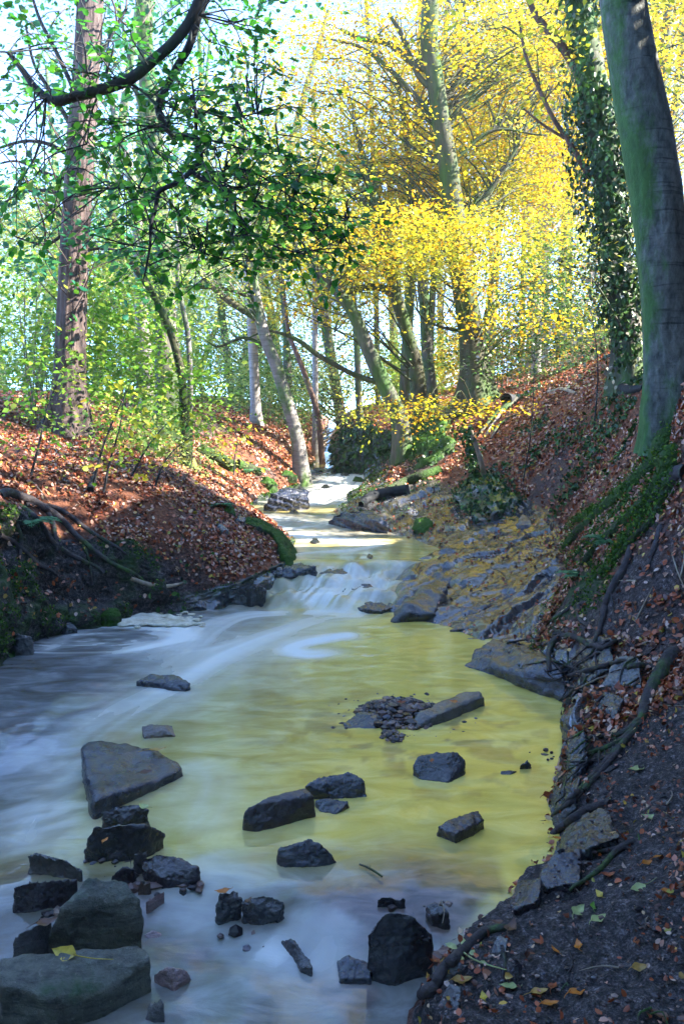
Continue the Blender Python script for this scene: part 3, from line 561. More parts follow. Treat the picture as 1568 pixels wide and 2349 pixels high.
rock_h('grey angular block in the root bank under the beech', [(1380,1580,.02),(1410,1545,.10),(1460,1550,.10),(1470,1590,.04)], RG)
rock_h('dark shelf stone in the root bank by the big root', [(1300,1545,.02),(1340,1500,.10),(1400,1500,.10),(1410,1545,.04),(1350,1570,.03)], RK, layered=.02)
rock_h('small pale stone beside the leaf sprig stem', [(1122,2186,.0),(1140,2168,.03),(1165,2172,.03),(1160,2192,.01)], RG, 3)
rock_h('little purple stone left of the small pale stone', [(1168,2232,.0),(1180,2215,.03),(1200,2222,.02),(1190,2240,.0)], RP, 2)
rock_h('narrow grey stone beside the edge root', [(1010,2240,.0),(1040,2222,.03),(1075,2228,.02),(1040,2246,.01)], RG, 2)
rock_h('small grey stone at the very bottom of the root edge', [(1000,2310,.0),(1030,2280,.04),(1060,2290,.04),(1050,2325,.0)], RG, 2)
rock('smooth half buried grey stone beside the edge root', [(1040,2225,.07),(1065,2200,.11),(1110,2186,.13),(1135,2210,.10),(1120,2238,.05),(1060,2245,.04)], RG, zb=-.15, group=GS, rnd=6)
rock('flat grey stone half buried near the bottom edge', [(1120,2300,.08),(1150,2278,.10),(1200,2278,.10),(1205,2296,.08),(1150,2310,.06)], RG, zb=-.1, group=GS, rnd=4)
rock('pale stone flake poking from the soil at the right edge', [(1480,2172,.20),(1530,2160,.24),(1560,2180,.24),(1530,2195,.19)], RG, zb=.0, group=GS, rnd=1)
rock('mossy cube of rock at the water edge below the ivy stump', [(968,1262,.27),(972,1228,.36),(1000,1230,.38),(1020,1238,.37),(1018,1262,.27),(990,1275,.25)], RGN, zb=.1, rnd=2, group=GS)
rock('mossy dark boulder behind the mossy cube of rock', [(945,1213,.34),(950,1192,.42),(975,1184,.46),(992,1195,.44),(990,1218,.34),(965,1222,.32)], RGN, zb=.2, rnd=3, group=GS)
rock('grey stone resting on the litter right of the ivy stump', None, RG, world=[hit(1180,1205), hit(1190,1190, .05), hit(1212,1188,.06), hit(1220,1204), hit(1195,1210,.03)], zb=.25, rnd=3, group=GS)
rock('dark boulder embedded under the moss covered root', [(1430,1400,.42),(1445,1370,.56),(1490,1360,.62),(1502,1395,.55),(1480,1420,.42),(1440,1418,.38)], RK, zb=.2, rnd=3, group=GS)
# left shore
GL = 'rocks of the left shore'
rock('dark layered ledge beside the waterfall on the left', [(600,1345,.08),(640,1305,.22),(690,1288,.27),(725,1298,.27),(722,1320,.18),(690,1345,.06),(640,1366,.0)], RB, zb=-.1, group=GL, rnd=1, amp=.04, layered=.03)
for lab, L, mt in [('mossy rock nose at the end of the leaf covered bank', [(615,1215,.02),(640,1225,.06),(672,1262,.05),(676,1285,.04),(650,1300,.05),(630,1255,.07)], RGN), ('mossy flat rock on the stream side of the leaf covered bank', [(545,1195,.02),(580,1192,.05),(620,1212,.05),(628,1235,.04),(590,1222,.06)], RGN)]:
    W = np.array([hit(a, b, c) for a, b, c in L]); rock(lab, None, mt, zb=W[:, 2].min() - .15, world=W, group=GL, rnd=3, amp=.05)
rock('black rock at the foot of the bank left of the ledge', [(505,1370,.08),(530,1345,.18),(580,1335,.22),(610,1350,.14),(600,1375,.02),(520,1388,.0)], RK, zb=-.1, group=GL, rnd=2, amp=.05)
rock('grey rock at the left edge under the cut bank', [(0,1470,.10),(40,1450,.16),(75,1462,.12),(72,1484,.0),(0,1500,.0)], RG, zb=-.1, group=GL, rnd=2, amp=.05)
rock('layered dark rock island on the left of the upper rapids', [(600,1165,.40),(620,1130,.60),(660,1118,.64),(705,1128,.58),(712,1148,.48),(660,1168,.38)], RB, zb=.2, group=GL, rnd=1, amp=.05, layered=.04)
rock('low rock shelf on the right of the upper rapids', [(750,1190,.38),(780,1170,.48),(850,1168,.5),(890,1195,.42),(860,1212,.32),(780,1206,.32)], RB, zb=.15, group=GS, rnd=1, amp=.04, layered=.04)
for lab, px, py, w, mt in [('mossy stone on the left bank edge above the second rapid', 520, 1176, 50, RGN), ('dark stone below the mossy stone of the left bank edge', 548, 1196, 44, RK), ('mossy stone on the left bank beside the upper rapid', 610, 1110, 52, RGN), ('second mossy stone further up beside the upper rapid', 655, 1092, 44, RGN), ('small mossy stone under the leaning tree', 690, 1075, 36, RGN),
        ('wet black stone at the left foot of the bank nose', 640, 1318, 60, RK), ('grey stone half buried in the litter above the bank nose', 505, 1215, 40, RG), ('mossy stone at the water line beneath the cut bank', 250, 1412, 60, RGN), ('dark stone at the water line left of the foam', 150, 1440, 56, RK), ('small dark stone right of the foam heap', 455, 1392, 48, RK)]:
    c_ = hit(px, py); hw = w / 2 * c_[1] / F; W = c_ + hw * np.array([(-1, 0, -.1), (-.6, .5, .45), (.1, .6, .6), (.7, .4, .35), (1, -.1, -.1), (.3, -.6, .1), (-.5, -.5, .15), (.1, -.1, .62)]) * rng.uniform(.8, 1.2, (8, 3))
    rock(lab, None, mt, zb=c_[2] - .15, world=W, res=34, group=GL, rnd=4, amp=.05)
GU = 'small stones in the upper stream'
for lab, px, py, w in [('small dark stone in the calm water above the second rapid', 673, 1178, 26), ('tiny stone above the first fall by the mossy cube', 848, 1278, 16), ('wet stone splitting the upper rapid on its left', 690, 1124, 24),
        ('wet stone in the middle of the upper rapid', 746, 1118, 22), ('stone at the head of the rapid near the left bank', 715, 1102, 24), ('stone at the head of the rapid under the ivy wall', 790, 1092, 26),
        ('stone on the right margin of the upper rapid', 822, 1102, 30), ('farthest stone below the ivy wall', 760, 1082, 24), ('dark stone at the right bank foot below the ivy wall', 850, 1088, 30), ('mossy stone at the far left bend', 728, 1080, 26),
        ('stone in the low shelf water beside the dark log', 820, 1160, 30), ('dark ledge crossing the top of the first fall', 765, 1318, 70), ('wet ledge halfway down the first fall', 820, 1356, 90), ('dark ledge at the right foot of the first fall', 860, 1396, 84), ('low stone in the run above the first fall', 722, 1244, 26)]:
    q = wpt(px, py); Yq = q[1]; hw = w / 2 * Yq / F; l = float(level(Yq)); hh = hw * (.28 if 'ledge' in lab else .6)
    W = [(q[0] - hw, Yq, l), (q[0] - hw * .5, Yq + .1, l + hh), (q[0] + hw * .4, Yq + .12, l + hh * .9), (q[0] + hw, Yq, l + .01), (q[0] + hw * .3, Yq - .1, l + .01), (q[0] - hw * .4, Yq - .08, l + .01)]
    rock(lab, None, RK if w < 28 or 'fall' in lab else RGN, zb=l - .15, world=W, res=24 if w < 50 else 50, amp=.036 if w < 50 else .07, group=GU, name='stone', cat='stone')
def grow_bvh():
    global BV
    vs, fs, n0 = [TV.reshape(-1, 3)], TQ.tolist(), len(TV.reshape(-1, 3))
    for o in COL.objects:
        if o.get('category') in ('rock', 'stone') and o.type == 'MESH':
            v = np.empty(len(o.data.vertices) * 3, np.float32); o.data.vertices.foreach_get('co', v); vs.append(v.reshape(-1, 3) + np.array(o.location)); fs += [[i + n0 for i in p.vertices] for p in o.data.polygons]; n0 += len(vs[-1])
    BV = BVHTree.FromPolygons(np.concatenate(vs).tolist(), fs)
grow_bvh()
# gravel bar
mb = MB(); IC = bmesh.new(); bmesh.ops.create_icosphere(IC, subdivisions=1, radius=1); iv = np.array([v.co[:] for v in IC.verts]); fi = np.array([[v.index for v in f.verts] for f in IC.faces]); IC.free()
def pebbles(mb, n, cxy, rx, ry, rot, zf, smin, smax):
    for k in range(n):
        a, r = rng.uniform(0, 6.28), math.sqrt(rng.uniform(0, 1)); dx, dy = r * math.cos(a) * rx, r * math.sin(a) * ry
        X = cxy[0] + dx * math.cos(rot) - dy * math.sin(rot); Y = cxy[1] + dx * math.sin(rot) + dy * math.cos(rot)
        s = (smin + (smax - smin) * rng.uniform() ** 2.5) * np.array([rng.uniform(.8, 1.4), rng.uniform(.7, 1.2), rng.uniform(.5, .8)])
        a2 = rng.uniform(0, 6.28); v = iv * (1 + .18 * rng.normal(0, 1, (len(iv), 1))) * s
        v = np.column_stack([v[:, 0] * math.cos(a2) - v[:, 1] * math.sin(a2), v[:, 0] * math.sin(a2) + v[:, 1] * math.cos(a2), v[:, 2]]) + [X, Y, zf(X, Y, r)]
        mb.add(v, fi)
gA, gB = PZ(915, 1630, .02), PZ(900, 1690, 0)
pebbles(mb, 620, gA, .23, .22, 0, lambda X, Y, r: .045 * (1 - r * r) + rng.uniform(-.01, .008), .005, .03)
pebbles(mb, 70, gA, .42, .36, 0, lambda X, Y, r: -.002, .005, .018)
pebbles(mb, 60, gB, .06, .07, 0, lambda X, Y, r: .02 * (1 - r) , .008, .02)
t = NT('gravel'); cc = t.ramp(t.island(), [(0, (.012,.012,.016)), (.4, (.05,.036,.036)), (.75, (.16,.095,.08)), (.92, (.32,.23,.19)), (1, (.08,.09,.13))]); M['gravel'] = t.done(t.pr(cc, .35).outputs[0])
for (a_, b_, n_, rx, ry) in ((300,2035,50,.14,.06),(400,2050,16,.10,.05),(250,1990,16,.10,.05),(560,2130,12,.10,.08),(950,2085,10,.12,.04),(120,2080,30,.12,.08),(1220,1740,20,.10,.12),(1080,2175,40,.14,.06)):
    c_ = PZ(a_, b_, -.03); pebbles(mb, n_, c_, rx, ry, 0, lambda X, Y, r: float(level(Y)) + rng.uniform(-.012, .006), .005, .026)
tag(mb.build('gravel', M['gravel'], smooth=False), 'wet reddish gravel in a bar and between the stones', None, None, 'stuff')
mb = MB()
for k in range(900):
    px, py = rng.uniform(960, 1568), rng.uniform(1720, 2349); h_ = hit(px, py)
    if h_[1] > 3.6 or h_[2] < .03: continue
    s = rng.choice([.002, .003, .004, .006, .010], p=[.3, .3, .25, .12, .03]); v = iv * (1 + .2 * rng.normal(0, 1, (len(iv), 1))) * s * [1.3, 1, .7]; mb.add(v + h_ + [0, 0, s * .2], fi)
tag(mb.build('grit', M['gravel'], smooth=False), 'grit and small pebbles in the trodden soil', None, None, 'stuff')

# foam heap under the cut bank
q = [wpt(px, py) for px, py in ((285,1430),(310,1418),(345,1416),(380,1424),(415,1432),(350,1432))]
mb = MB()
for a_, b_ in zip(q, (.06, .12, .14, .13, .08, .10)):
    for k in range(60):
        r_ = rng.uniform(.008, .028); v = iv * r_ * [1.8, 1.5, .45 + .35 * (k % 4 == 0)]
        mb.add(v + [a_[0] + rng.normal(0, b_ * .9), a_[1] + rng.normal(0, b_ * .45), .004 + rng.uniform(0, .014)], fi)
t = NT('foam'); M['foam'] = t.done(t.pr(t.ramp(t.noise(9, 6, .7, t.coord()), [(.35, (.50,.44,.30)), (.65, (.85,.82,.70))]), .8, t.bump(t.noise(45, 5, .7, t.coord()), .8, .02), .2).outputs[0])
o = mb.build('foam', M['foam']); m = o.modifiers.new('r', 'REMESH'); m.mode = 'VOXEL'; m.voxel_size = .009; m.use_smooth_shade = True; s_ = o.modifiers.new('s', 'SMOOTH'); s_.iterations = 3
tag(o, 'heap of cream foam gathered under the bank', None, None, 'stuff')

# ------------------------------------------------------------------ trees
def px_path(pts, Y):
    """bank-to-crown line of a trunk: (image x, image y, image width[, own depth]) -> points and radii in metres"""
    p, r = [], []
    for q in pts:
        y_ = q[3] if len(q) > 3 else Y
        p.append(P(q[0], q[1], y_)); r.append(q[2] / 2 * y_ / F)
    return np.array(p), np.array(r)
def bark_fun(amp, freq=9, flare=0, base=None, lobes=5, ph=0., fh=.3, knots=0):
    def f(p, d, rr):
        shape = rr.shape; pos = p[:, None] + d * .001
        ang = np.arctan2(d[..., 1], d[..., 0]); hz = p[:, 2][:, None] + 0 * ang
        q = np.stack([np.cos(ang) * freq / 6.28 * 1.6, np.sin(ang) * freq / 6.28 * 1.6, hz * 1.3 + ph], -1).reshape(-1, 3)
        m = 1 + amp * fbm(q, 4).reshape(shape) * 1.6
        if flare:
            h = np.maximum(hz - base, 0); m = m + flare * np.exp(-h / fh) * (1 + .55 * np.cos(lobes * ang + ph + .8 * np.sin(2 * ang)))
        if knots: m = m + knots * np.clip(vnoise(q * np.array([1, 1, 1.1]) * .9 + 40).reshape(shape) - .35, 0, 1)
        return m
    return f
def foliage(mb, lobes, ncl, spr, lpt, size, anchor=None, cr=.5, flat=.35, kind=4, leafm=1, barkm=0, twig_r=.012, droop=.15, hang=0, splen=.45, seed=0, twigs=True, lowest=None, bsides=5, alt=0, altf=.35):
    """branches run from the trunk (anchor) out to clumps inside the lobes; every clump carries sprays of twigs with leaves"""
    g = np.random.default_rng(seed + 100)
    w = np.array([l[6] if len(l) > 6 else 1. for l in lobes]); w /= w.sum()
    B, D, U, LN = [], [], [], []
    for k in range(ncl):
        l = lobes[g.choice(len(lobes), p=w)]; c = np.array(l[0]) if hasattr(l[0], '__len__') else P(l[0], l[1], l[2]); rad = l[3:6] if not hasattr(l[0], '__len__') else l[1:4]
        u = unit(g.normal(0, 1, 3)) * g.uniform(0, 1) ** .45; cc = c + u * rad
        if lowest is not None and cc[2] < lowest: cc[2] = lowest + g.uniform(0, .3)
        if anchor is not None:
            hd = np.hypot(anchor[:, 0] - cc[0], anchor[:, 1] - cc[1]); want = cc[2] - .55 * hd; i = int(np.argmin(np.abs(anchor[:, 2] - want) + .25 * hd)); a = anchor[i]
            mid = (a + cc) / 2 + np.array([0, 0, .12 * np.linalg.norm(cc - a)]) + g.normal(0, .07, 3) * np.linalg.norm(cc - a)
            q1 = a * .7 + mid * .3 + g.normal(0, .04, 3) * np.linalg.norm(cc - a); L = np.linalg.norm(cc - a)
            if twigs: tube(mb, [a, q1, mid, (mid + cc) / 2 + g.normal(0, .05, 3) * L * .5, cc], np.array([1, .85, .6, .42, .25]) * twig_r * (.6 + .45 * min(L, 5)), bsides, 10, barkm, cap=False)
            out = unit((cc - a) * [1, 1, .2])
        else: out = unit(np.append(g.normal(0, 1, 2), 0))
        n = max(2, int(spr * g.uniform(.5, 1.5)))
        off = g.normal(0, 1, (n, 3)) * cr * [1, 1, flat] * g.uniform(.6, 1.2)
        bb = cc + off; dd = unit(off * [1, 1, .4] + out * cr * .6 + g.normal(0, .25, (n, 3))); dd[:, 2] -= droop + hang
        B.append(bb); D.append(unit(dd)); LN.append(g.uniform(.6, 1.4, n) * splen)
        if twigs:
            for b_ in bb[: max(2, n // 2)]:
                tube(mb, [cc, (cc + b_) / 2 + g.normal(0, .04, 3), b_, b_ + unit(b_ - cc) * splen * .7], [twig_r * .22, twig_r * .18, twig_r * .13, .001], 3, 5, barkm, cap=False)
    B = np.concatenate(B); D = np.concatenate(D); LN = np.concatenate(LN); n = len(B)
    up = unit(np.array([0, 0, 1.]) + g.normal(0, .28, (n, 3))); side = unit(np.cross(D, up))
    t_ = np.linspace(.1, 1, lpt)[None] + g.uniform(-.05, .05, (n, lpt)); sg = np.where(np.arange(lpt) % 2, 1, -1)[None] * g.uniform(.5, 1.2, (n, lpt))
    pos = B[:, None] + D[:, None] * (LN[:, None] * t_)[..., None] + side[:, None] * (sg * LN[:, None] * .28 * (1.15 - .6 * t_))[..., None]
    pos[..., 2] -= (droop * LN[:, None] * t_ ** 2) ; pos += g.normal(0, .03, pos.shape)
    ld = unit(D[:, None] * .7 + side[:, None] * (sg * .9)[..., None] + g.normal(0, .35, pos.shape)); ld[..., 2] -= hang
    nn = unit(up[:, None] + g.normal(0, .38, pos.shape)); pp = pos.reshape(-1, 3)
    sz = size * g.uniform(.42, 1.25, len(pp)); ld = ld.reshape(-1, 3); nn = nn.reshape(-1, 3)
    if alt:
        am = vnoise(pp / (cr * 2.2) + seed) + g.normal(0, .12, len(pp)) > (.5 - altf) * 1.6; leaves(mb, pp[am], ld[am], nn[am], sz[am], alt, kind); pp, ld, nn, sz = pp[~am], ld[~am], nn[~am], sz[~am]
    leaves(mb, pp, ld, nn, sz, leafm, kind)
    return mb
def tree(name, label, cat, pts, Y, bark, leaf=None, lobes=(), ncl=0, spr=10, lpt=9, size=.07, limbs=(), sides=20, rough=.05, freq=9, flare=.5, fh=.3, base_lift=-.15, group=None, seed=0, sink=True, knots=0, crown='crown', limb_bark=None, n=None, lob=5, high=0, **kw):
    p, r = px_path(pts, Y)
    if sink:
        g0 = gz(p[0][0], p[0][1]); p[0][2] = min(g0 - .12, p[0][2]) if p[0][2] < g0 + .3 else g0 - .12
    base = gz(p[0][0], p[0][1]); T = thing(name, label, cat, (p[0][0], p[0][1], base), group)
    mb = MB(); tube(mb, p, r, sides, n or max(30, int(len(p) * 9)), 0, bark_fun(rough, freq, flare, base, lob, seed * 1.7, fh, knots)); mb.build('trunk', bark, T)
    trunk = smooth_path(p, 40); anchors = [trunk]
    if high: anchors = [trunk[trunk[:, 2] > high]]
    for L in limbs:
        lp, lr = px_path(L, Y); mb = MB(); tube(mb, lp, lr, 10, len(lp) * 7, 0, bark_fun(.08, 6, ph=seed)); mb.build('limb', limb_bark or bark, T); anchors.append(smooth_path(lp, 20))
    if ncl:
        mb = MB(); foliage(mb, lobes, ncl, spr, lpt, size, np.concatenate(anchors), seed=seed, alt=2 if leaf is YL else 0, altf=.27, **kw); mb.build(crown, [bark, leaf, GG] if leaf is YL else [bark, leaf], T)
    return T, trunk
YL, GG, PL, FL, BL, TL, HL, IL, DI = (M[k] for k in ('yellow_leaf', 'gold_green_leaf', 'pale_leaf', 'fresh_leaf', 'beech_leaf', 'teal_leaf', 'holly_leaf', 'ivy_leaf', 'dry_ivy_leaf'))

# --- left side
tree('tree', 'big dark tree with deeply furrowed bark, standing alone at the left', 'tree',
     [(152,1015,96),(155,985,84),(158,930,74),(161,850,68),(166,700,62),(176,500,60),(188,300,58),(198,160,54),(206,40,52),(214,-120,48),(222,-300,40)], 9, M['bark_rough'], TL,
     [(60,300,8.2,1.0,1.0,1.3),(120,560,8.6,.9,.8,.5),(70,100,8.4,1.2,1.,.8),(300,120,9.5,1.2,1,.9),(60,480,8.5,.6,.8,.5),(230,560,9,.7,.7,.45),(200,-150,9,2,2,.8)], 60, 6, 8, .085,
     limbs=[[(175,470,14),(120,440,9),(60,440,6),(0,470,4)],[(180,370,12),(110,330,9),(50,325,7),(-30,350,4)],[(186,330,12),(130,230,10),(80,150,7),(60,60,5)],[(190,250,12),(130,120,9),(90,40,7),(60,-60,4)],[(178,420,10),(100,395,7),(40,370,5),(-20,380,3)],[(196,200,12),(240,110,9),(290,20,6)],[(170,580,9),(230,570,7),(280,575,4)],[(172,510,9),(110,560,7),(40,545,4)]],
     sides=64, rough=.085, freq=26, flare=.5, fh=.28, seed=1, n=150, lob=6, limb_bark=M['bark_dark'], twig_r=.009, flat=.5, kind=6, lowest=2.2)
tree('tree', 'tall mossy trunk behind the young leaning tree on the left bank', 'tree',
     [(388,930,62),(384,880,50),(378,800,44),(375,640,42),(365,480,40),(352,330,38),(340,200,36),(330,40,32),(322,-150,28)], 11.5, M['bark_mossy'], BL,
     [(330,150,11.5,1.3,1.2,1.4),(400,330,11.5,1.0,1,.8),(450,60,11.5,1.2,1,.8),(280,-100,11,1.6,1.5,.9)], 46, 7, 8, .08,
     limbs=[[(352,330,14),(310,200,10),(290,100,7),(270,0,4)],[(345,260,14),(400,160,9),(450,60,6)],[(372,560,12),(420,480,9),(470,400,5)]], seed=2, twig_r=.009, lowest=3)
tree('tree', 'pale trunk with a sunlit white base behind the tall mossy trunk', 'tree', [(400,965,62),(396,900,54),(392,830,46),(386,740,38),(380,640,34),(372,520,30),(366,380,26),(360,200,20)], 13.5, M['bark_silver'], FL,
     [(420,300,13.5,1.2,1.2,1.2),(470,520,13.5,1,1,.6)], 26, 7, 8, .08, seed=3, lowest=3.2, flare=.3)
tree('tree', 'grey trunk half hidden in leaves right of the furrowed tree', 'tree', [(338,915,36),(334,850,32),(328,760,30),(322,660,27),(318,540,24),(300,400,20),(262,260,14),(240,120,9)], 12.5, M['bark_grey'], TL,
     [(260,330,12.5,.9,1,.9),(240,120,12.5,1.2,1,.8)], 22, 6, 7, .08, seed=4, lowest=3)
tree('young_tree', 'thin mossy tree curving over to the left beside the tall mossy trunk', 'tree', [(424,948,22),(420,890,19),(408,820,18),(385,745,18),(345,665,16),(300,600,14),(268,530,12),(252,440,9),(240,380,6)], 9.8, M['bark_olive'], FL,
     [(290,560,9.6,.7,.7,.4),(240,420,9.6,.7,.6,.5),(350,640,9.6,.6,.6,.3)], 20, 6, 7, .075, seed=5, sides=12, twig_r=.006, limbs=[[(345,665,9),(330,620,7),(322,560,5),(300,480,3)]])
tree('young_tree', 'slender straight sapling rising just right of the curved young tree', 'tree', [(432,938,13),(436,860,13),(431,770,12),(418,700,11),(407,640,9),(409,560,7),(395,450,5)], 10.2, M['bark_grey'], FL,
     [(430,560,10.2,.6,.6,.6),(400,470,10.2,.6,.6,.4)], 14, 6, 7, .075, seed=6, sides=10, flare=.2, twig_r=.005)
# --- middle
tree('tree', 'straight silver grey trunk with a mossy foot on the left bank crest', 'tree', [(588,978,30),(586,930,23),(583,860,22),(578,760,21),(571,640,20),(564,500,18),(556,380,16),(550,200,12)], 15, M['bark_silver'], GG,
     [(560,350,15,1.5,1.5,1.5),(620,520,15,1.2,1.2,.7),(480,250,15.5,1.3,1.3,1)], 50, 9, 9, .08, seed=7, flare=.25)
tree('leaning_tree', 'grey banded tree leaning out over the stream from the left bank', 'tree', [(694,1058,40),(684,1020,32),(668,955,29),(652,900,28),(632,835,27),(612,785,26),(598,735,25),(588,665,15),(577,560,12),(562,430,9),(550,330,6)], 13, M['bark_grey'], PL,
     [(560,560,13,1.0,1,.7),(520,400,13,1.2,1,.9),(440,620,12.5,.8,.8,.5)], 34, 8, 8, .075, limbs=[[(600,735,20),(560,712,17),(525,690,15),(485,655,13),(445,605,12),(420,560,10),(408,500,7),(390,430,4)],[(588,690,11),(540,668,9),(480,660,9),(410,655,6),(350,640,3)],[(620,800,8),(560,775,7),(500,795,5),(470,780,3)]], seed=8, limb_bark=M['bark_olive'], flare=.3)
tree('leaning_tree', 'ivy clad tree leaning left above the ivy covered wall', 'tree', [(928,1000,46),(915,960,38),(895,912,36),(868,855,34),(840,790,31),(808,715,27),(765,660,22),(705,600,16),(645,500,11),(600,400,7)], 13, M['bark_mossy'], GG,
     [(720,560,13,1.2,1,.7),(640,420,13,1.2,1,.8),(800,600,13,1,1,.5)], 36, 9, 9, .075, limbs=[[(872,878,15),(835,868,13),(800,854,12),(760,832,12),(725,812,12),(690,785,10),(655,768,8),(610,760,5),(560,780,3)]], seed=9, limb_bark=M['bark_olive'], flare=.3)
TI, ti = tree('tree', 'dark crooked tree with an arched mossy limb reaching left', 'tree', [(968,900,42),(955,850,34),(940,790,31),(925,735,29),(908,680,28),(893,610,24),(876,540,26),(868,500,24),(852,440,20),(838,380,14),(810,280,9)], 14.5, M['bark_olive'], YL,
     [(850,300,14.8,1.6,1.0,1.2),(760,540,14.5,1.2,1,.4),(700,690,14,1,1,.25)], 44, 10, 9, .075, limbs=[[(905,678,22),(880,662,18),(850,658,16),(815,664,14),(785,674,13),(750,668,9),(715,672,6)],[(868,500,14),(840,470,14),(812,450,8)]], seed=10)
mb = MB()
for a_, b_ in ((26, 34),):
    c_ = ti[20:34]; k_ = rng.integers(0, len(c_), 700); d_ = unit(rng.normal(0, 1, (700, 3))); leaves(mb, c_[k_] + d_ * rng.uniform(.08, .22, (700, 1)) + rng.normal(0, .05, (700, 3)), rng.normal(0, .5, (700, 3)) - [0, 0, 1], d_, .07, 0, 6)
mb.build('ivy', IL, TI)
tree('tree', 'upright ivy streaked trunk between the crooked tree and the big beech', 'tree', [(990,915,32),(984,860,27),(978,800,25),(972,690,24),(962,560,21),(947,440,17),(932,330,13),(915,200,8)], 15.5, M['bark_mossy'], YL,
     [(930,330,16,1.5,1.2,1.2),(1000,500,16.5,1.4,1.0,.5)], 46, 10, 9, .075, seed=11)
tree('beech_tree', 'big yellow leaved beech with a buttressed mossy base above the right bank', 'tree',
     [(1092,935,84),(1090,900,70),(1087,840,60),(1078,750,54),(1060,640,50),(1042,500,46),(1026,375,42),(1010,275,40),(996,175,38),(984,100,38),(986,40,38),(992,-120,32),(1000,-300,22)], 14, M['bark_olive'], YL,
     [(1190,240,15.6,2.2,1.2,1.4),(860,130,14.6,1.9,1.2,.9),(1090,60,15.8,2.0,1.1,1.1),(960,600,12.9,1.3,.9,.10,.22),(1150,640,12.6,1.1,.8,.06,.25),(1060,545,12.9,1.1,.7,.06,.15),(1190,735,12.6,.7,.5,.04,.12),(930,530,13.4,1.3,.9,.25,.45),(890,380,15.2,1.5,1.0,.7),(1150,440,15.4,1.6,1.0,.7),(985,935,11.8,.5,.5,.05,.12),(1290,130,15,1.8,1.2,1.2)], 320, 17, 11, .062,
     limbs=[[(1000,170,18),(940,140,14),(890,100,12),(830,88,10),(780,68,6)],[(1004,215,14),(960,175,12),(920,80,10),(890,30,7)],[(1018,290,16),(960,230,12),(900,165,10),(830,110,7),(760,90,4)],[(1060,640,12),(1120,600,8),(1190,610,5)],[(1078,760,10),(1030,755,8),(980,740,5)],[(1045,520,12),(1120,440,9),(1190,330,6)],[(1028,380,10),(1130,300,7),(1240,310,4)]], seed=12, sides=40, rough=.05, freq=8, flare=.55, fh=.45, lob=5, cr=.6, flat=.12, twig_r=.010, droop=.10)
tree('tree', 'white barked trunk leaning left in the yellow wood at the upper right', 'tree', [(1232,760,24),(1228,650,21),(1220,590,18),(1213,540,17),(1206,450,17),(1192,385,15),(1182,320,14),(1176,200,11),(1180,60,8)], 18, M['bark_silver'], YL, [(1170,200,18,2.2,1.8,1.6),(1260,400,18.5,1.8,1.5,.9)], 60, 12, 9, .085, seed=13, flare=0, limbs=[[(1206,450,8),(1180,430,7),(1160,380,5),(1120,340,4)]])
tree('tree', 'thicker white barked trunk, right of the leaning white one', 'tree', [(1240,760,34),(1242,600,32),(1246,520,30),(1250,450,28),(1257,370,25),(1260,250,20),(1266,100,14)], 19, M['bark_silver'], YL, [(1300,200,19,2.2,1.8,1.8),(1340,420,19,1.6,1.5,1.0)], 60, 12, 9, .09, seed=14, flare=0)
tree('tree', 'slim pale trunk left of the two white barked ones', 'tree', [(1130,780,16),(1128,640,14),(1126,525,13),(1124,400,12),(1130,250,9)], 20, M['bark_silver'], GG, [(1130,350,20,2,1.8,1.5)], 34, 12, 9, .09, seed=15, flare=0)
tree('tree', 'slender pale trunk standing straight above the bend of the stream', 'tree', [(724,1000,17),(723,900,14),(722,760,13),(721,600,12),(718,430,10),(714,260,7)], 17, M['bark_silver'], GG, [(720,420,17,1.6,1.5,1.6),(760,620,17,1.2,1,.6)], 44, 10, 9, .085, seed=16, flare=.2)
tree('tree', 'thin reddish trunk slanting left beside the slender pale one', 'tree', [(742,1000,14),(728,950,13),(706,880,12),(684,820,11),(664,770,10),(652,690,8),(645,600,6)], 16.5, M['limb_red'], PL, [(640,560,16.5,1.2,1.2,.8)], 22, 10, 9, .08, seed=17, flare=.2)
tree('tree', 'thin dark trunk behind the slender pale one', 'tree', [(826,985,17),(822,900,15),(818,800,14),(812,700,12),(800,560,9),(780,400,6)], 19, M['bark_mossy'], GG, [(790,420,19,1.8,1.6,1.6)], 40, 10, 9, .09, seed=18, flare=.2)
tree('tree', 'short mossy trunk seen between the silver trunk and the slender pale one', 'tree', [(664,985,22),(662,900,20),(658,820,18),(655,740,15),(640,600,10),(630,450,6)], 18, M['bark_mossy'], PL, [(630,480,18,1.6,1.6,1.6)], 40, 10, 9, .09, seed=19, flare=.2)
# --- right side
TR, tr = tree('ivy_tree', 'tall tree wrapped in dark ivy on the right bank', 'tree', [(1448,850,84),(1440,790,72),(1428,700,62),(1412,580,60),(1394,420,60),(1376,290,62),(1350,150,62),(1330,40,58),(1312,-120,46),(1300,-300,34)], 9, M['bark_mossy'], GG,
     [(1250,100,9,1.0,1,.6),(1500,60,9.5,.8,.8,.8),(1330,700,8.2,.4,.4,.4,.5),(1380,-260,9,1,1.2,.5,.5)], 30, 8, 8, .075,
     limbs=[[(1368,250,26),(1345,215,24),(1318,155,20),(1290,110,18),(1260,75,16),(1225,30,13),(1190,-60,9)],[(1352,405,16),(1330,370,13),(1300,320,11),(1270,275,10),(1238,210,9),(1205,130,7),(1190,50,5)],[(1300,320,7),(1250,290,6),(1200,250,4)]], seed=20, limb_bark=M['limb_red'], lowest=3, flare=.3)
mb = MB(); N_ = 10000
k_ = rng.integers(0, 38, N_); d_ = unit(rng.normal(0, 1, (N_, 3)) * [1, 1, .3]); hgt = tr[k_][:, 2]
rr_ = (.205 + .13 * vnoise(np.column_stack([d_[:, :2] * 1.1, hgt * 1.4]))) * rng.uniform(.75, 1.2, N_) * np.interp(hgt, [1.6, 2.0, 3.0, 3.6, 7], [1.5, 1.1, .95, 1.25, 1.15])
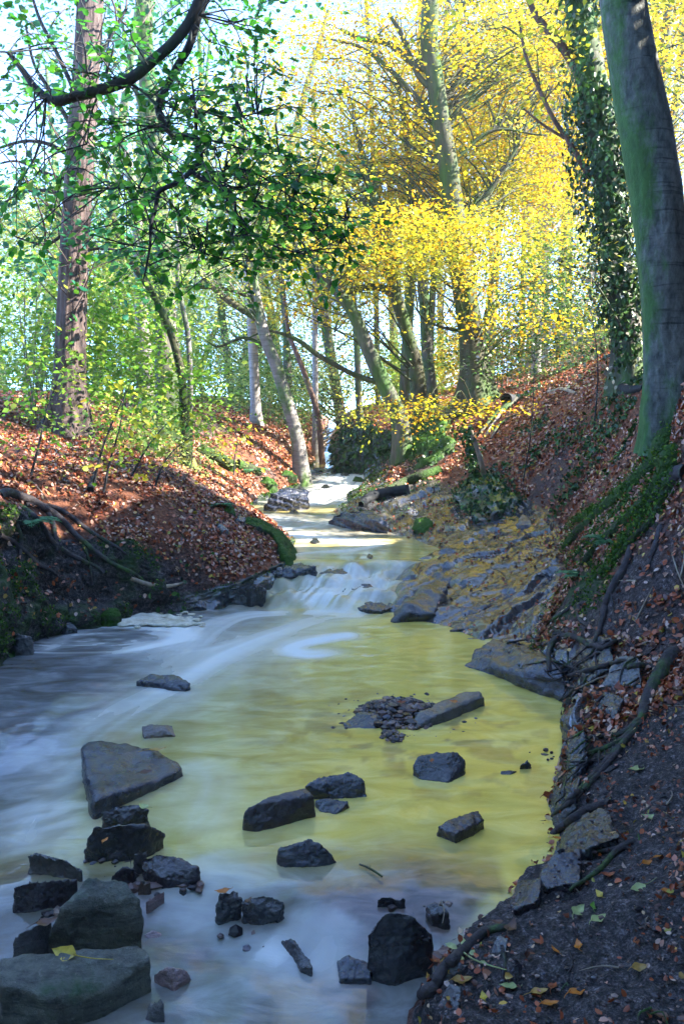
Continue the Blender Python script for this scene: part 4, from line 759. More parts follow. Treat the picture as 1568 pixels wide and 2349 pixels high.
ip = tr[k_] + d_ * rr_[:, None] + rng.normal(0, .07, (N_, 3)) * [1, 1, 2.2]
keep = vnoise(ip * np.array([2.2, 2.2, 1.3]) + 7) > -.22; ip, d_ = ip[keep], d_[keep]
dry = (ip[:, 2] < 3.4) & (vnoise(ip * 1.7) > -.25)
leaves(mb, ip[~dry], rng.normal(0, .5, ((~dry).sum(), 3)) - [0, 0, 1], d_[~dry] + rng.normal(0, .3, ((~dry).sum(), 3)), .062, 0, 6); leaves(mb, ip[dry], rng.normal(0, .5, (dry.sum(), 3)) - [0, 0, 1], d_[dry] + rng.normal(0, .5, (dry.sum(), 3)), .055, 1, 6)
mb.build('ivy', [IL, DI], TR)
T3, t3 = tree('beech_tree', 'smooth grey green beech trunk at the right edge with moss covered roots', 'tree',
     [(1548,1030,130),(1543,985,108),(1538,940,96),(1534,880,92),(1529,800,92),(1523,700,95),(1514,560,104),(1504,450,110),(1492,380,110),(1478,290,108),(1464,220,104),(1448,130,100),(1432,40,96),(1412,-120,84),(1395,-300,70),(1380,-500,60)], 5.3, M['bark_beech'], GG,
     [((5.4,4.0,6.0),1.7,2.4,1.2),((4.2,6.6,5.9),1.2,1.0,.8),((5.8,1.2,5.6),1.8,2.0,1.4),((7.6,3.2,6.2),1.6,2.2,1.6),((7.6,5.3,6.4),1.5,1.4,1.3)], 150, 12, 9, .085,
     seed=21, sides=64, rough=.05, freq=6, flare=.35, fh=.35, lob=4, n=160, knots=.12, cr=.6, kind=4, high=4.6)
MOSSY = []
def roots(T, paths, mat, lift=.3, sides=9, rough=.12):
    for pts in paths:
        p, r = [], []
        for q in smooth_path(np.array([(a, b, c) for a, b, c in pts], float), len(pts) * 3):
            h_ = hit(q[0], q[1]); rad = q[2] * (.62 if mat is not M['root_moss'] else .46) * h_[1] / F; p.append(h_ + np.array([0, -.35, .8]) * rad * lift * (1.3 + rng.uniform(-.3, .5))); r.append(rad)
        p = np.array(p); p[0, 2] -= r[0] * .5; p[-1, 2] -= r[-1] * 1.6
        mb = MB(); tube(mb, p, r, sides, len(p) * 3, 0, bark_fun(rough, 6, ph=p[0][0] * 9)); ro_ = mb.build('root', mat, T)
        if mat is M['root_moss']: MOSSY.append((ro_, T))
roots(T3, [[(1530,1005,60),(1500,1070,46),(1455,1115,40),(1400,1160,34),(1350,1205,28),(1310,1240,22),(1288,1275,14)], [(1548,1040,60),(1510,1120,40),(1460,1180,34),(1410,1220,28),(1365,1262,22),(1330,1300,14)],
           [(1400,1160,22),(1370,1180,18),(1330,1190,14),(1300,1215,8)], [(1552,1075,40),(1500,1190,24),(1450,1240,20),(1400,1300,16),(1350,1330,10)], [(1535,1040,30),(1480,1095,24),(1430,1130,20),(1380,1165,16),(1320,1195,10)], [(1510,1120,26),(1470,1200,20),(1420,1260,16),(1385,1320,10)], [(1455,1115,22),(1430,1165,18),(1395,1195,14),(1340,1250,10),(1305,1300,8)]], M['root_moss'], .4, 14, .2)
roots(T3, [[(1568,1085,30),(1530,1112,26),(1495,1150,20),(1462,1172,10)], [(1446,1255,14),(1434,1300,18),(1408,1345,18),(1388,1390,16),(1376,1440,12),(1360,1475,8)], [(1515,1205,12),(1500,1255,10),(1480,1310,7)],
           [(1258,1540,8),(1258,1492,10),(1275,1468,12),(1310,1464,13),(1350,1480,10)], [(1350,1480,10),(1380,1488,9),(1420,1470,9),(1460,1490,7)], [(1345,1385,10),(1326,1392,9),(1332,1428,9),(1360,1440,7)],
           [(1285,1560,7),(1330,1545,9),(1390,1528,9),(1440,1512,7)], [(1440,1530,11),(1480,1530,12),(1530,1546,12)], [(1545,1500,34),(1510,1555,30),(1484,1605,26),(1468,1655,18)],
           [(1468,1650,14),(1430,1682,12),(1385,1690,10),(1345,1692,6)], [(1468,1655,12),(1420,1702,11),(1375,1722,10),(1340,1730,6)], [(1462,1670,12),(1410,1725,12),(1355,1785,12),(1310,1830,10),(1285,1850,6)],
           [(1440,1690,12),(1400,1745,11),(1350,1800,11),(1300,1848,10),(1262,1872,7)], [(1400,1842,16),(1350,1860,18),(1310,1884,18),(1265,1918,14),(1240,1950,8)], [(1452,1928,12),(1412,1954,13),(1380,1990,11),(1340,2020,9),(1305,2038,6)],
           [(1440,1945,9),(1395,1952,10),(1358,1956,7)], [(1165,2128,14),(1112,2140,18),(1080,2166,20),(1045,2200,22),(1012,2232,24),(996,2268,26),(960,2292,26),(925,2330,24)], [(1150,2170,8),(1156,2210,8),(1150,2245,5)], [(1330,1360,6),(1300,1400,7),(1245,1440,6),(1232,1470,5)]], M['root_bark'], .5)
fine = []
for k in range(34):
    a_, b_ = rng.uniform(1300, 1530), rng.uniform(1440, 1760)
    if b_ > 1640 and a_ > 1430: a_ -= 120
    th_ = rng.uniform(1.9, 2.9); L_ = [(a_, b_, rng.uniform(4, 7))]
    for q in range(4):
        th_ += rng.normal(0, .35); a_ += 34 * math.cos(th_); b_ += 26 * math.sin(th_); L_.append((a_, b_, 4.5 - q * .8))
    fine.append(L_)
roots(T3, fine, M['root_bark'], .6, 6)
mb = MB()
# --- the overhanging branch that fills the upper left
OB = thing('overhanging_branch', 'dark crooked beech branch with green leaves hanging in from above', 'branch', P(440, 40, 4.4))
mains = [[(640,-420,30),(520,-160,28),(440,40,24),(400,95,24),(350,140,24),(300,180,24),(230,207,24),(170,222,23),(125,232,22),(85,205,18),(55,165,14),(20,120,10)],
         [(560,-300,24),(500,-80,22),(456,35,19),(432,110,18),(405,155,17),(380,205,16),(363,245,17),(378,285,17),(402,312,16),(445,316,15),(456,345,17),(458,368,18),(440,392,16)],
         [(440,392,12),(405,420,11),(365,440,10),(357,475,9),(346,520,8),(344,565,6),(330,640,4)], [(440,392,9),(462,410,9),(500,420,8),(536,452,7),(538,510,5),(534,545,3)], [(500,420,6),(515,392,5),(522,370,3)],
         [(450,316,9),(449,270,8),(446,232,6),(440,180,4)], [(536,452,5),(600,480,4),(660,520,3),(720,530,2)], [(363,245,8),(320,205,6),(265,180,5),(200,168,3)], [(402,312,6),(370,290,5),(320,300,4),(260,330,3)],
         [(520,380,4),(590,400,4),(650,440,3),(720,480,2),(800,500,2)], [(365,440,5),(310,430,4),(250,430,3)], [(456,250,5),(520,270,4),(590,260,3)],[(445,316,5),(520,330,4),(580,350,3),(640,360,2)],[(346,520,4),(420,560,3),(500,590,3),(580,600,2)],[(538,510,4),(620,560,3),(700,580,2),(800,540,1.5)],[(230,207,6),(210,260,4),(200,330,3)],[(480,420,4),(560,430,3),(640,400,2),(740,400,1.5)]]
tw = MB(); lf_p, lf_d, lf_n = [], [], []
for k, m_ in enumerate(mains):
    Yd = 4.4 + .12 * math.sin(k * 2.1); pts = np.array([P(a, b, Yd + .02 * i * math.sin(k * 1.3 + 1) - .0) for i, (a, b, w_) in enumerate(m_)])
    if k > 1: pts[0] = P(m_[0][0], m_[0][1], 4.4)
    r_ = np.array([w_ / 2 * 4.4 / F for _, _, w_ in m_])
    if k < 2: b_ = MB(); tube(b_, pts, r_, 12, len(pts) * 9, 0, bark_fun(.08, 6, ph=k)); b_.build('limb', M['bark_dark'], OB)
    else: tube(tw, pts, r_, 7, len(pts) * 7)
    sp_ = smooth_path(pts, 40 if k > 1 else 60)
    for i in range(4, len(sp_) - 1, 3 if k > 1 else 7):
        if k < 2 and sp_[i][2] > P(0, 20, 4.4)[2] + .3: continue
        s_ = rng.choice([-1, 1]); tdir = unit(sp_[i + 1] - sp_[i - 1]); d0 = unit(tdir * .5 + np.array([s_ * .7, rng.normal(0, .7), rng.uniform(-.45, .25)])); L_ = rng.uniform(.15, .5)
        e_ = sp_[i] + d0 * L_; e_[2] -= .06
        tube(tw, [sp_[i], sp_[i] + d0 * L_ * .5, e_], [.0035, .0025, .0012], 4, 5, cap=False)
        for q in np.linspace(.2, 1.0, int(4 + L_ * 15)):
            lf_p.append(sp_[i] + d0 * L_ * q + rng.normal(0, .012, 3)); side = np.cross(d0, [0, 0, 1]) * (1 if int(q * 40) % 2 else -1); lf_d.append(d0 * .6 + side * .9 + rng.normal(0, .25, 3) - [0, 0, .25]); lf_n.append(np.array([0, -.55, .8]) + rng.normal(0, .45, 3))
MT = np.concatenate([smooth_path(np.array([P(a, b, 4.4) for a, b, _ in m_ if b > 20]), 30) for m_ in mains])
# loose sprays between the twigs
for (a, b, rx, ry, n_) in [(440,260,160,130,20),(620,430,200,110,34),(290,470,150,120,16),(720,550,150,50,22),(180,140,180,130,26),(540,200,110,110,12),(450,560,150,70,14),(70,420,90,90,12),(580,60,120,40,8)]:
    for k in range(n_):
        c_ = P(a + rng.normal(0, .55) * rx, b + rng.normal(0, .55) * ry, rng.uniform(4.0, 5.0)); kk = int(np.argmin(np.linalg.norm(MT - c_, axis=1))); src = MT[kk]; d0 = unit(c_ - src + rng.normal(0, .12, 3)); d0[2] -= .12; L_ = rng.uniform(.2, .42)
        tube(tw, [src, (src + c_) / 2 + rng.normal(0, .05, 3) + [0, 0, .04], c_], [.0045, .0038, .003], 4, 8, cap=False)
        tube(tw, [c_, c_ + d0 * L_ * .5 + [0, 0, .01], c_ + d0 * L_ - [0, 0, .03]], [.003, .0024, .001], 4, 5, cap=False)
        for q in np.linspace(.05, 1.0, int(4 + L_ * 14)):
            lf_p.append(c_ + d0 * L_ * q + rng.normal(0, .012, 3)); side = np.cross(d0, [0, 0, 1]) * (1 if int(q * 40) % 2 else -1); lf_d.append(d0 * .6 + side * .9 + rng.normal(0, .25, 3) - [0, 0, .25]); lf_n.append(np.array([0, -.55, .8]) + rng.normal(0, .45, 3))
tw.build('twigs', M['bark_dark'], OB)
mb = MB(); leaves(mb, np.array(lf_p), np.array(lf_d), np.array(lf_n), rng.uniform(.034, .062, len(lf_p)), 0, 6); mb.build('foliage', BL, OB)

# --- bushes and undergrowth
def bush(label, lobes, ncl, leaf, size, name='bush', cat='bush', spr=9, lpt=8, seed=0, stems=6, kind=4, group=None, bark=None, **kw):
    c = np.array([P(l[0], l[1], l[2]) for l in lobes]); m = c.mean(0); T = thing(name, label, cat, (m[0], m[1], gz(m[0], m[1])), group); g = np.random.default_rng(seed)
    A = []
    for k in range(stems):
        l = lobes[k % len(lobes)]; e = P(l[0], l[1], l[2]) + g.normal(0, .4, 3) * l[3:6]; b = np.array([e[0] + g.normal(0, .15), e[1] + g.normal(0, .15), 0]); b[2] = gz(b[0], b[1]) - .05
        if e[2] < b[2] + .2: e[2] = b[2] + .3
        md = (b + e) / 2 + g.normal(0, .06, 3); st_ = MB(); tube(st_, [b, md, e], [size * .16, size * .12, size * .05], 5, 8); A.append(smooth_path([b, md, e], 10)); st_.build('stem', bark or M['bark_grey'], T)
    mb = MB(); foliage(mb, lobes, ncl, spr, lpt, size, np.concatenate(A), seed=seed, kind=kind, twig_r=size * .06, **kw); mb.build('foliage', [bark or M['bark_grey'], leaf], T)
    return T
bush('large glossy holly thicket behind the big yellow beech on the right', [(1200,720,15,1.3,1.0,.9),(1290,640,15.5,1.2,1.0,.9),(1180,820,14.5,.9,.7,.45),(1330,740,14.5,.7,.7,.5)], 170, HL, .062, seed=31, cr=.4, flat=.8, spr=14)
bush('tall pale green bush between the two white trunks and the ivy tree', [(1330,560,16,1.1,1.0,.8),(1270,560,17,1.2,1.0,.8)], 80, GG, .07, seed=32, cr=.45, flat=.7)
bush('dry sparse shrub with pale spotted leaves in front of the ivy tree', [(1330,730,9.2,.55,.4,.40),(1400,620,9,.35,.3,.35),(1270,800,9.6,.5,.4,.18)], 46, DI, .06, seed=33, cr=.3, spr=7, lpt=6, flat=.5, stems=3, bark=M['bark_dark'])
bush('bright green leafy bush at the far left edge', [(70,760,9.6,.6,.6,.45),(60,640,10,.7,.7,.5),(90,850,9,.35,.4,.25)], 70, FL, .07, seed=34, cr=.35, flat=.6)
bush('fresh green bush filling the gap right of the furrowed tree', [(250,800,10,.45,.5,.40),(300,740,10.4,.5,.5,.4),(240,690,10,.4,.5,.3),(330,860,9.8,.35,.4,.2)], 62, FL, .072, seed=35, cr=.32, flat=.5, kind=6)
bush('low yellow green shrub on the left bank crest', [(360,940,9.4,.45,.35,.16),(440,960,9.8,.4,.3,.12),(310,990,9,.35,.3,.14)], 22, FL, .06, seed=36, cr=.25, flat=.5)
bush('pale bramble tangle in the middle of the left bank', [(380,1040,8.8,.3,.3,.14),(350,1000,8.9,.3,.3,.14)], 30, PL, .05, seed=37, cr=.22, flat=.6)
bush('dark laurel bush beside the silver trunk', [(625,930,17,.6,.5,.45),(640,860,18,.6,.5,.5)], 60, HL, .07, seed=38, cr=.4, flat=.8)
for lab, pts, sd_ in [('thin sapling with sparse leaves in front of the furrowed tree, the left one', [(212,1125),(232,1040),(262,960),(300,880)], 41), ('thin sapling rising from a dark stub on the left bank', [(238,1130),(252,1060),(275,980),(286,900)], 42), ('thin bent sapling right of the dark stub', [(300,1095),(330,1040),(370,985),(410,950)], 43),
                      ('small sapling near the sunlit strip of bank', [(355,1120),(368,1080),(392,1040),(440,1000)], 44), ('wispy sapling at the far left of the bank', [(72,1090),(90,1020),(105,950),(130,880)], 45), ('small sapling standing by the mossy log', [(536,1090),(538,1050),(545,1010),(535,985)], 46)]:
    b0 = hit(*pts[0]); p = np.array([b0] + [P(a, b, b0[1] + .03 * i) for i, (a, b) in enumerate(pts[1:])]); T = thing('sapling', lab, 'sapling', b0, 'saplings on the left bank')
    mb = MB(); tube(mb, p, [.012, .009, .006, .003], 6, 16); mb.build('stem', M['bark_dark'], T)
    mb = MB(); sp_ = smooth_path(p, 14); c_ = sp_[4:]; foliage(mb, [(tuple(q), .16, .16, .08) for q in c_], 8, 3, 5, .06, sp_, cr=.14, flat=.3, kind=6, twig_r=.004, splen=.22, seed=sd_); mb.build('foliage', [M['bark_dark'], FL if sd_ % 2 else GG], T)
# far wood: one mass
mb = MB(); g = np.random.default_rng(5)
for k in range(34):
    px = g.uniform(-150, 1750); Y = g.uniform(22, 42); b = P(px, 930, Y); b[2] = gz(b[0], b[1]) - .2; h_ = g.uniform(9, 16); w_ = g.uniform(.09, .22)
    top = b + [g.normal(0, 2.2), 0, h_]; tube(mb, [b, (b + top) / 2 + g.normal(0, .4, 3), top], [w_, w_ * .8, w_ * .4], 8, 10, 0, cap=False)
    right = px > 620
    lm = 1 if (right and g.uniform() < .75) else (2 if px > 330 or g.uniform() < .5 else 3)
    if px < 620 and g.uniform() < (.6 if px < 330 else .3): continue
    lob = [(tuple(b + [g.normal(0, 1.3), g.normal(0, 1), h_ * f_]), 2.0, 1.6, 1.3) for f_ in ((.22, .4, .58, .75, .95) if right else (.2, .34, .5))]
    foliage(mb, lob, 50 if right else 34, 13, 9, .095, smooth_path([b, top], 20), cr=.8, flat=.4, leafm=lm, twig_r=.018, splen=.7, seed=300 + k, bsides=4, alt=5 if lm == 1 else 0)
for k in range(17):
    px = g.uniform(840, 1600); Y = g.uniform(18.5, 27); b = P(px, 930, Y); b[2] = gz(b[0], b[1]) - .2; h_ = g.uniform(12, 17); w_ = g.uniform(.08, .15)
    top = b + [g.normal(0, .9), 0, h_]; tube(mb, [b, (b + top) / 2 + g.normal(0, .25, 3), top], [w_, w_ * .8, w_ * .4], 8, 10, 0, cap=False)
    foliage(mb, [(tuple(b + [g.normal(0, 1.2), g.normal(0, 1), h_ * f_]), 2.0, 1.4, 1.2) for f_ in (.35, .5, .65, .8, .95)], 50, 13, 9, .085, smooth_path([b, top], 20), cr=.75, flat=.25, leafm=1 if px > 850 or k % 3 else 2, twig_r=.016, splen=.7, seed=1300 + k, bsides=4, alt=5)
for k in range(60):
    px = g.uniform(-150, 1400); Y = g.uniform(19, 34); b = P(px, 930, Y); b[2] = gz(b[0], b[1]); lm = g.choice([2, 3, 4], p=[.5, .3, .2]) if px < 1000 else 1
    foliage(mb, [(tuple(b + [0, 0, .8]), 1.1, .8, .9)], 16, 13, 9, .085, None, cr=.5, flat=.8, leafm=lm, twigs=False, seed=500 + k)
for k in range(90):
    px = g.uniform(-60, 1120); Y = g.uniform(20, 36); b = P(px, 930, Y); b[2] = gz(b[0], b[1]); lm = g.choice([2, 5, 3], p=[.5, .3, .2])
    foliage(mb, [(tuple(b + [0, 0, g.uniform(1.0, 6.5)]), 1.3, .8, .9)], 16, 14, 9, .09, None, cr=.6, flat=.6, leafm=lm, twigs=False, seed=700 + k)
tag(mb.build('woodland', [M['bark_mossy'], YL, PL, FL, HL, GG]), 'far off autumn wood behind the stream', None, None, 'stuff')

# the wood goes on downstream, unseen, added around the camera to hold back sky light
mb = MB(); g = np.random.default_rng(9)
for k in range(27):
    a_ = math.radians(g.uniform(118, 282)); d_ = g.uniform(5.5, 13); b = np.array([d_ * math.sin(a_), d_ * math.cos(a_) * .9 + 1.0, 0]); b[2] = gz(b[0], b[1]) - .2; h_ = g.uniform(7, 12)
    if b[0] < -3 and b[1] > 3.2: continue
    top = b + [g.normal(0, .6), g.normal(0, .6), h_]; tube(mb, [b, (b + top) / 2 + g.normal(0, .2, 3), top], [.2, .16, .08], 8, 10, 0, cap=False)
    foliage(mb, [(tuple(b + [g.normal(0, .8), g.normal(0, .8), h_ * f_]), 1.9, 1.7, 1.3) for f_ in (.12, .28, .45, .65, .85)], 40, 8, 7, .2, smooth_path([b, top], 20), cr=.8, flat=.5, leafm=1, twig_r=.018, splen=.7, seed=900 + k, bsides=4)
for k, (bx, by) in enumerate(((6.3,7.0),(7.6,8.2),(6.6,9.0),(8.6,6.6),(7.4,10.0),(9.2,9.2))):  # unseen hill trees added to break the sunlight into dapples
    b = np.array([bx, by, gz(bx, by) - .2]); top = b + [g.normal(0, .4), g.normal(0, .4), 5.5]; tube(mb, [b, (b + top) / 2 + g.normal(0, .15, 3), top], [.14, .11, .05], 8, 10, 0, cap=False)
    foliage(mb, [(tuple(b + [0, 0, h_]), 1.1, 1.1, .7) for h_ in (.9, 2.2, 3.6, 5)], 16, 6, 7, .11, smooth_path([b, top], 20), cr=.5, flat=.4, leafm=1, twig_r=.014, splen=.5, seed=1500 + k, bsides=4)
tag(mb.build('woodland', [M['bark_dark'], HL]), 'unseen green wood downstream, with shade trees added on the right hill', None, None, 'stuff')

# ------------------------------------------------------------------ fallen leaves
cen = TV.reshape(-1, 3)[TQ].mean(1); fn = np.cross(TV.reshape(-1, 3)[TQ[:, 2]] - TV.reshape(-1, 3)[TQ[:, 0]], TV.reshape(-1, 3)[TQ[:, 3]] - TV.reshape(-1, 3)[TQ[:, 1]]); ar = np.linalg.norm(fn, axis=1) / 2; fn = unit(fn); fn *= np.sign(fn[:, 2:] + 1e-9)
lw = litter.ravel()[TQ].mean(1)
patch = np.clip(.6 + 1.9 * fbm(cen * np.array([1.3, 1.3, 1.3]) + 70, 3), .08, 1.4)
def in_view(p, m=1.12):
    d = p - np.array([0, 0, CAMZ]); zc = d[:, 1] * CP - d[:, 2] * SP; xc = d[:, 0] / np.maximum(zc, .01) * F + CX; yc = CY - (d[:, 1] * SP + d[:, 2] * CP) / np.maximum(zc, .01) * F
    return (zc > .5) & (xc > CX - 784 * m) & (xc < CX + 784 * m) & (yc < CY + 1175 * m) & (yc > 0)
def scatter(wt, n, smin, smax, far=0.0, tilt=.45, kind=6, curl=.8, lift=.004, name='leaf_litter', mat=None, label='', big=.0):
    w = wt * ar; w = w / w.sum(); k = rng.choice(len(w), n, p=w); a, b = rng.uniform(0, 1, (2, n, 1)); q = TV.reshape(-1, 3)[TQ[k]]
    p = (q[:, 0] * (1 - a) + q[:, 1] * a) * (1 - b) + (q[:, 3] * (1 - a) + q[:, 2] * a) * b
    d = rng.normal(0, 1, (n, 3)); nn = unit(fn[k] + rng.normal(0, tilt, (n, 3))); d = d - nn * (d * nn).sum(1, keepdims=True)
    sz = rng.uniform(smin, smax, n) * (1 + far * np.maximum(p[:, 1] - 6, 0) / 6)
    mb = MB(); leaves(mb, p + fn[k] * (lift + rng.uniform(0, .018, (n, 1))) - unit(d) * sz[:, None] * .5, d, nn, sz, 0, kind, curl); o = mb.build(name, mat); tag(o, label, None, None, 'stuff'); return o
vis = in_view(cen).astype(float) * (cen[:, 1] < 26)
dens = np.clip(1.0 / (.35 + (cen[:, 1] / 9) ** 2), 0, 1.4)
scatter(vis * lw * patch * dens, 170000, .020, .044, .5, mat=M['litter_leaf'], label='rust, brown and tan beech leaves littering both banks')
rk_ = rockR.ravel()[TQ].mean(1); sl_ = soilR.ravel()[TQ].mean(1); rt_ = rootR.ravel()[TQ].mean(1) + cutL.ravel()[TQ].mean(1) * .55
scatter(vis * (rk_ * .16 + rt_) * (cen[:, 2] > level(cen[:, 1]) + .07) * np.clip(fbm(cen * 2.4 + 33, 3) + .25, .02, 1), 1900, .022, .045, .2, mat=M['litter_leaf'], name='stray_leaves', label='stray wet leaves on the rock and roots')
scatter(vis * sl_ * (cen[:, 1] < 4) * (cen[:, 2] > level(cen[:, 1]) + .05) * np.clip(fbm(cen * 3 + 21, 3) + .3, .03, 1), 1500, .006, .026, 0, tilt=.5, lift=.001, mat=M['litter_leaf'], name='leaf_crumbs', label='trodden leaf crumbs on the bare soil')
mossw = moss_w.ravel()[TQ].mean(1) * np.clip(fbm(cen * 4 + 12, 3) * 3 + .4, 0, 1) * vis * (cen[:, 2] > level(cen[:, 1]) + .03)
scatter(mossw, 16000, .012, .026, .5, tilt=.9, kind=4, lift=.0, name='moss', mat=M['moss_blade'], label='tufts of moss on the banks and rocks')
ivyw = vis * (1 - rk_) * np.clip(fbm(cen * 1.1 + 91, 3) * 4 - .7, 0, 1) * (cen[:, 2] > level(cen[:, 1]) + .1) * (cen[:, 0] > .2) * (cen[:, 1] > 6.5) * (cen[:, 1] < 15)
ivyw += vis * cutL.ravel()[TQ].mean(1) * np.clip(fbm(cen * 2.1 + 55, 3) * 3 - .5, 0, 1)
scatter(ivyw, 3000, .035, .06, .2, tilt=.7, lift=.03, name='ground_ivy', mat=IL, label='patches of ivy creeping over the banks')
mb = MB()
for k in range(300):
    px, py = rng.uniform(0, 1568), rng.uniform(960, 2349); h_ = hit(px, py, .006)
    if h_[2] < float(level(h_[1])) + .06 or h_[1] > 13: continue
    a_ = rng.uniform(0, 6.28); L_ = rng.uniform(.04, .22) * (.5 if h_[1] < 3.5 else 1.3); e_ = np.array([h_[0] + L_ * math.cos(a_), h_[1] + L_ * math.sin(a_), 0]); e_[2] = gz(e_[0], e_[1]) + .008
    if abs(e_[2] - h_[2]) > .25: continue
    tube(mb, [h_, (h_ + e_) / 2 + rng.normal(0, .008, 3) + [0, 0, .008], e_], [.0032 if h_[1] < 4 else .006, .0025 if h_[1] < 4 else .005, .001], 4, 6, int(k % 3 == 0))
tag(mb.build('fallen_twigs', [M['root_bark'], M['dead_wood']]), 'fallen twigs strewn over the soil and litter', None, None, 'stuff')
# single leaves that stand out
lm = {}
for k, c in dict(green=(.20,.42,.05), pale=(.52,.58,.22), yellow=(.70,.52,.06), orange=(.62,.20,.02), rust=(.34,.08,.02), brown=(.16,.075,.04), ochre=(.55,.33,.08)).items():
    t = NT(k + '_leaf'); n_ = t.noise(30, 5, .7, t.coord()); cc = t.mix(t.ramp(n_, [(.35, (0,0,0)), (.7, (1,1,1))]), c, tuple(x * .5 for x in c)); p_ = t.pr(cc, .4, spec=.5); tr_ = t.n('ShaderNodeBsdfTranslucent'); t.l(cc, tr_.inputs['Color']); lm[k] = t.done(mix_shader(t, .15, p_.outputs[0], tr_.outputs[0]))
def leaf(label, px, py, size, ang, col, stalk=.4, z=None, curl=.35, kind='leaf'):
    c = hit(px, py, .004) if z is None else PZ(px, py, z); a = math.radians(ang); d = np.array([math.cos(a), math.sin(a), 0.]); n = np.array([rng.normal(0, .12), -.15, 1.]); s = size * 1.25 * c[1] / F; curl *= rng.uniform(.6, 2.4); n[:2] += rng.normal(0, .22, 2)
    T = thing('fallen_leaf', label, 'leaf', c, 'single leaves lying on the soil and stones')
    g = 9; u = np.linspace(0, 1, g); w = .25 * np.sin(np.pi * u ** .8) ** 1.1 * (1 + .12 * np.sin(u * 37)); V = []
    X = unit(np.cross(d, n)); Z = np.cross(X, d)
    for i in range(g):
        for j, sg in enumerate((-1, -.5, 0, .5, 1)): V.append(c + s * ((u[i] - .5) * d + X * sg * w[i] + Z * (.16 * abs(sg) * w[i] * 2 + curl * (u[i] - .5) ** 2 + .02 * math.sin(i * 2 + j) + .012)))
    Q = [[i * 5 + j, i * 5 + j + 1, i * 5 + j + 6, i * 5 + j + 5] for i in range(g - 1) for j in range(4)]
    mb = MB(); mb.add(V, Q); mb.build('blade', lm[col], T)
    b_ = c - d * s * .5 + Z * s * curl * .25; mb = MB(); tube(mb, [b_ + d * s * .12 + Z * .003, b_, b_ - d * s * stalk * .5 + X * s * .06, b_ - d * s * stalk + X * s * .18], [s * .022, s * .022, s * .016, s * .012], 5, 8); mb.build('stalk', lm[col], T)
for a in [('yellow green leaf with a curled stalk, uppermost on the bare path', 1460,1768,40,200,'pale',.9), ('pale green leaf low at the right edge below the curled yellow green one', 1492,1878,34,150,'pale',.4),
          ('second yellow green leaf with a raised stalk, at mid path', 1462,2042,40,205,'pale',.9), ('small bright green leaf beside two pale leaves on the path', 1358,2082,26,70,'green',.3), ('pale green leaf left of the small bright green leaf', 1325,2094,44,45,'pale',.3),
          ('pale green leaf right below the small bright green leaf', 1372,2112,42,30,'pale',.3), ('small yellow leaf standing above the green leaf trio', 1376,2054,26,100,'yellow',.2), ('orange leaf at the right half of the path near the edge', 1514,1968,30,20,'orange',.4),
          ('orange brown leaf left of the edge orange leaf', 1484,1982,28,25,'orange',.4), ('rust leaf lying where the path meets the roots', 1394,2010,30,10,'rust',.3), ('orange leaf in the middle of the dark soil', 1326,2172,32,80,'orange',.3),
          ('small orange leaf left of the one in mid soil', 1272,2184,26,110,'orange',.3), ('small rust leaf beside the edge root tangle', 1230,2162,20,150,'rust',.3), ('ochre leaf low on the right side of the soil', 1466,2222,36,10,'ochre',.3),
          ('largest orange leaf near the bottom right', 1326,2280,50,30,'orange',.4), ('dark rust leaf with a stalk, left of the largest orange leaf', 1268,2262,34,60,'rust',.5), ('yellow green leaf on the flat grey stone by the bottom edge', 1166,2264,38,170,'pale',.2),
          ('round pale yellow leaf at the bottom edge', 1110,2290,28,90,'yellow',.3), ('ochre leaf left of the yellow green bottom leaf', 1058,2252,44,10,'ochre',.3), ('narrow ochre leaf right of the bottom edge rust leaf', 1235,2278,40,15,'ochre',.6), ('crumpled brown leaf on the edge root', 1172,2132,46,60,'brown',.4),
          ('brown leaf hanging over the pool edge left of the crumpled one', 1140,2120,30,170,'brown',.3), ('wet orange leaf against the squat black boulder', 998,2180,52,200,'orange',.3), ('second wet rust leaf below the wet orange one', 990,2200,40,120,'rust',.3), ('rust leaf caught on the root tip above the yellow water', 1258,1826,30,20,'rust',.3),
          ('dark red leaf at the right end of the soil', 1460,2160,24,80,'rust',.3), ('orange leaf at the right edge below the roots', 1530,2046,26,0,'orange',.3), ('orange leaf at the very bottom right corner area', 1260,2306,40,10,'orange',.2), ('brown leaf at the bottom right corner', 1510,2330,44,140,'brown',.2),
          ('orange leaf on the lowest thick root', 1282,1926,26,10,'orange',.2)]: leaf(*a[:6], stalk=a[6])
for a in [('yellow leaf with a long stalk on the mossy slab', 150,2188,60,160,'yellow',1.3,.065), ('red leaf stuck on the dark wet boulder', 242,1928,22,75,'orange',.2,.13), ('orange leaf on top of the knobbly black rock', 510,2046,30,190,'orange',.2,.07), ('small red leaf on the smooth rounded boulder', 990,1745,18,80,'rust',.3,.11),
          ('pale leaf on the low wet riffle rock', 570,2066,22,60,'brown',.3,.06), ('red leaf on the gravel bar', 920,1612,18,20,'rust',.2,.06), ('orange leaf on the long rectangular stone', 1040,1610,18,150,'orange',.3,.075), ('dead leaf on the big kite shaped slab', 335,1772,26,30,'brown',.4,.085), ('tan leaf near the back edge of the kite shaped slab', 362,1722,34,20,'ochre',.6,.08), ('cream leaf on the knobbly wet rock', 330,1852,30,140,'pale',.2,.09), ('grey brown leaf under the mossy boulder flank', 108,2118,44,30,'brown',.4,.08)]: leaf(*a[:6], stalk=a[6], z=a[7])
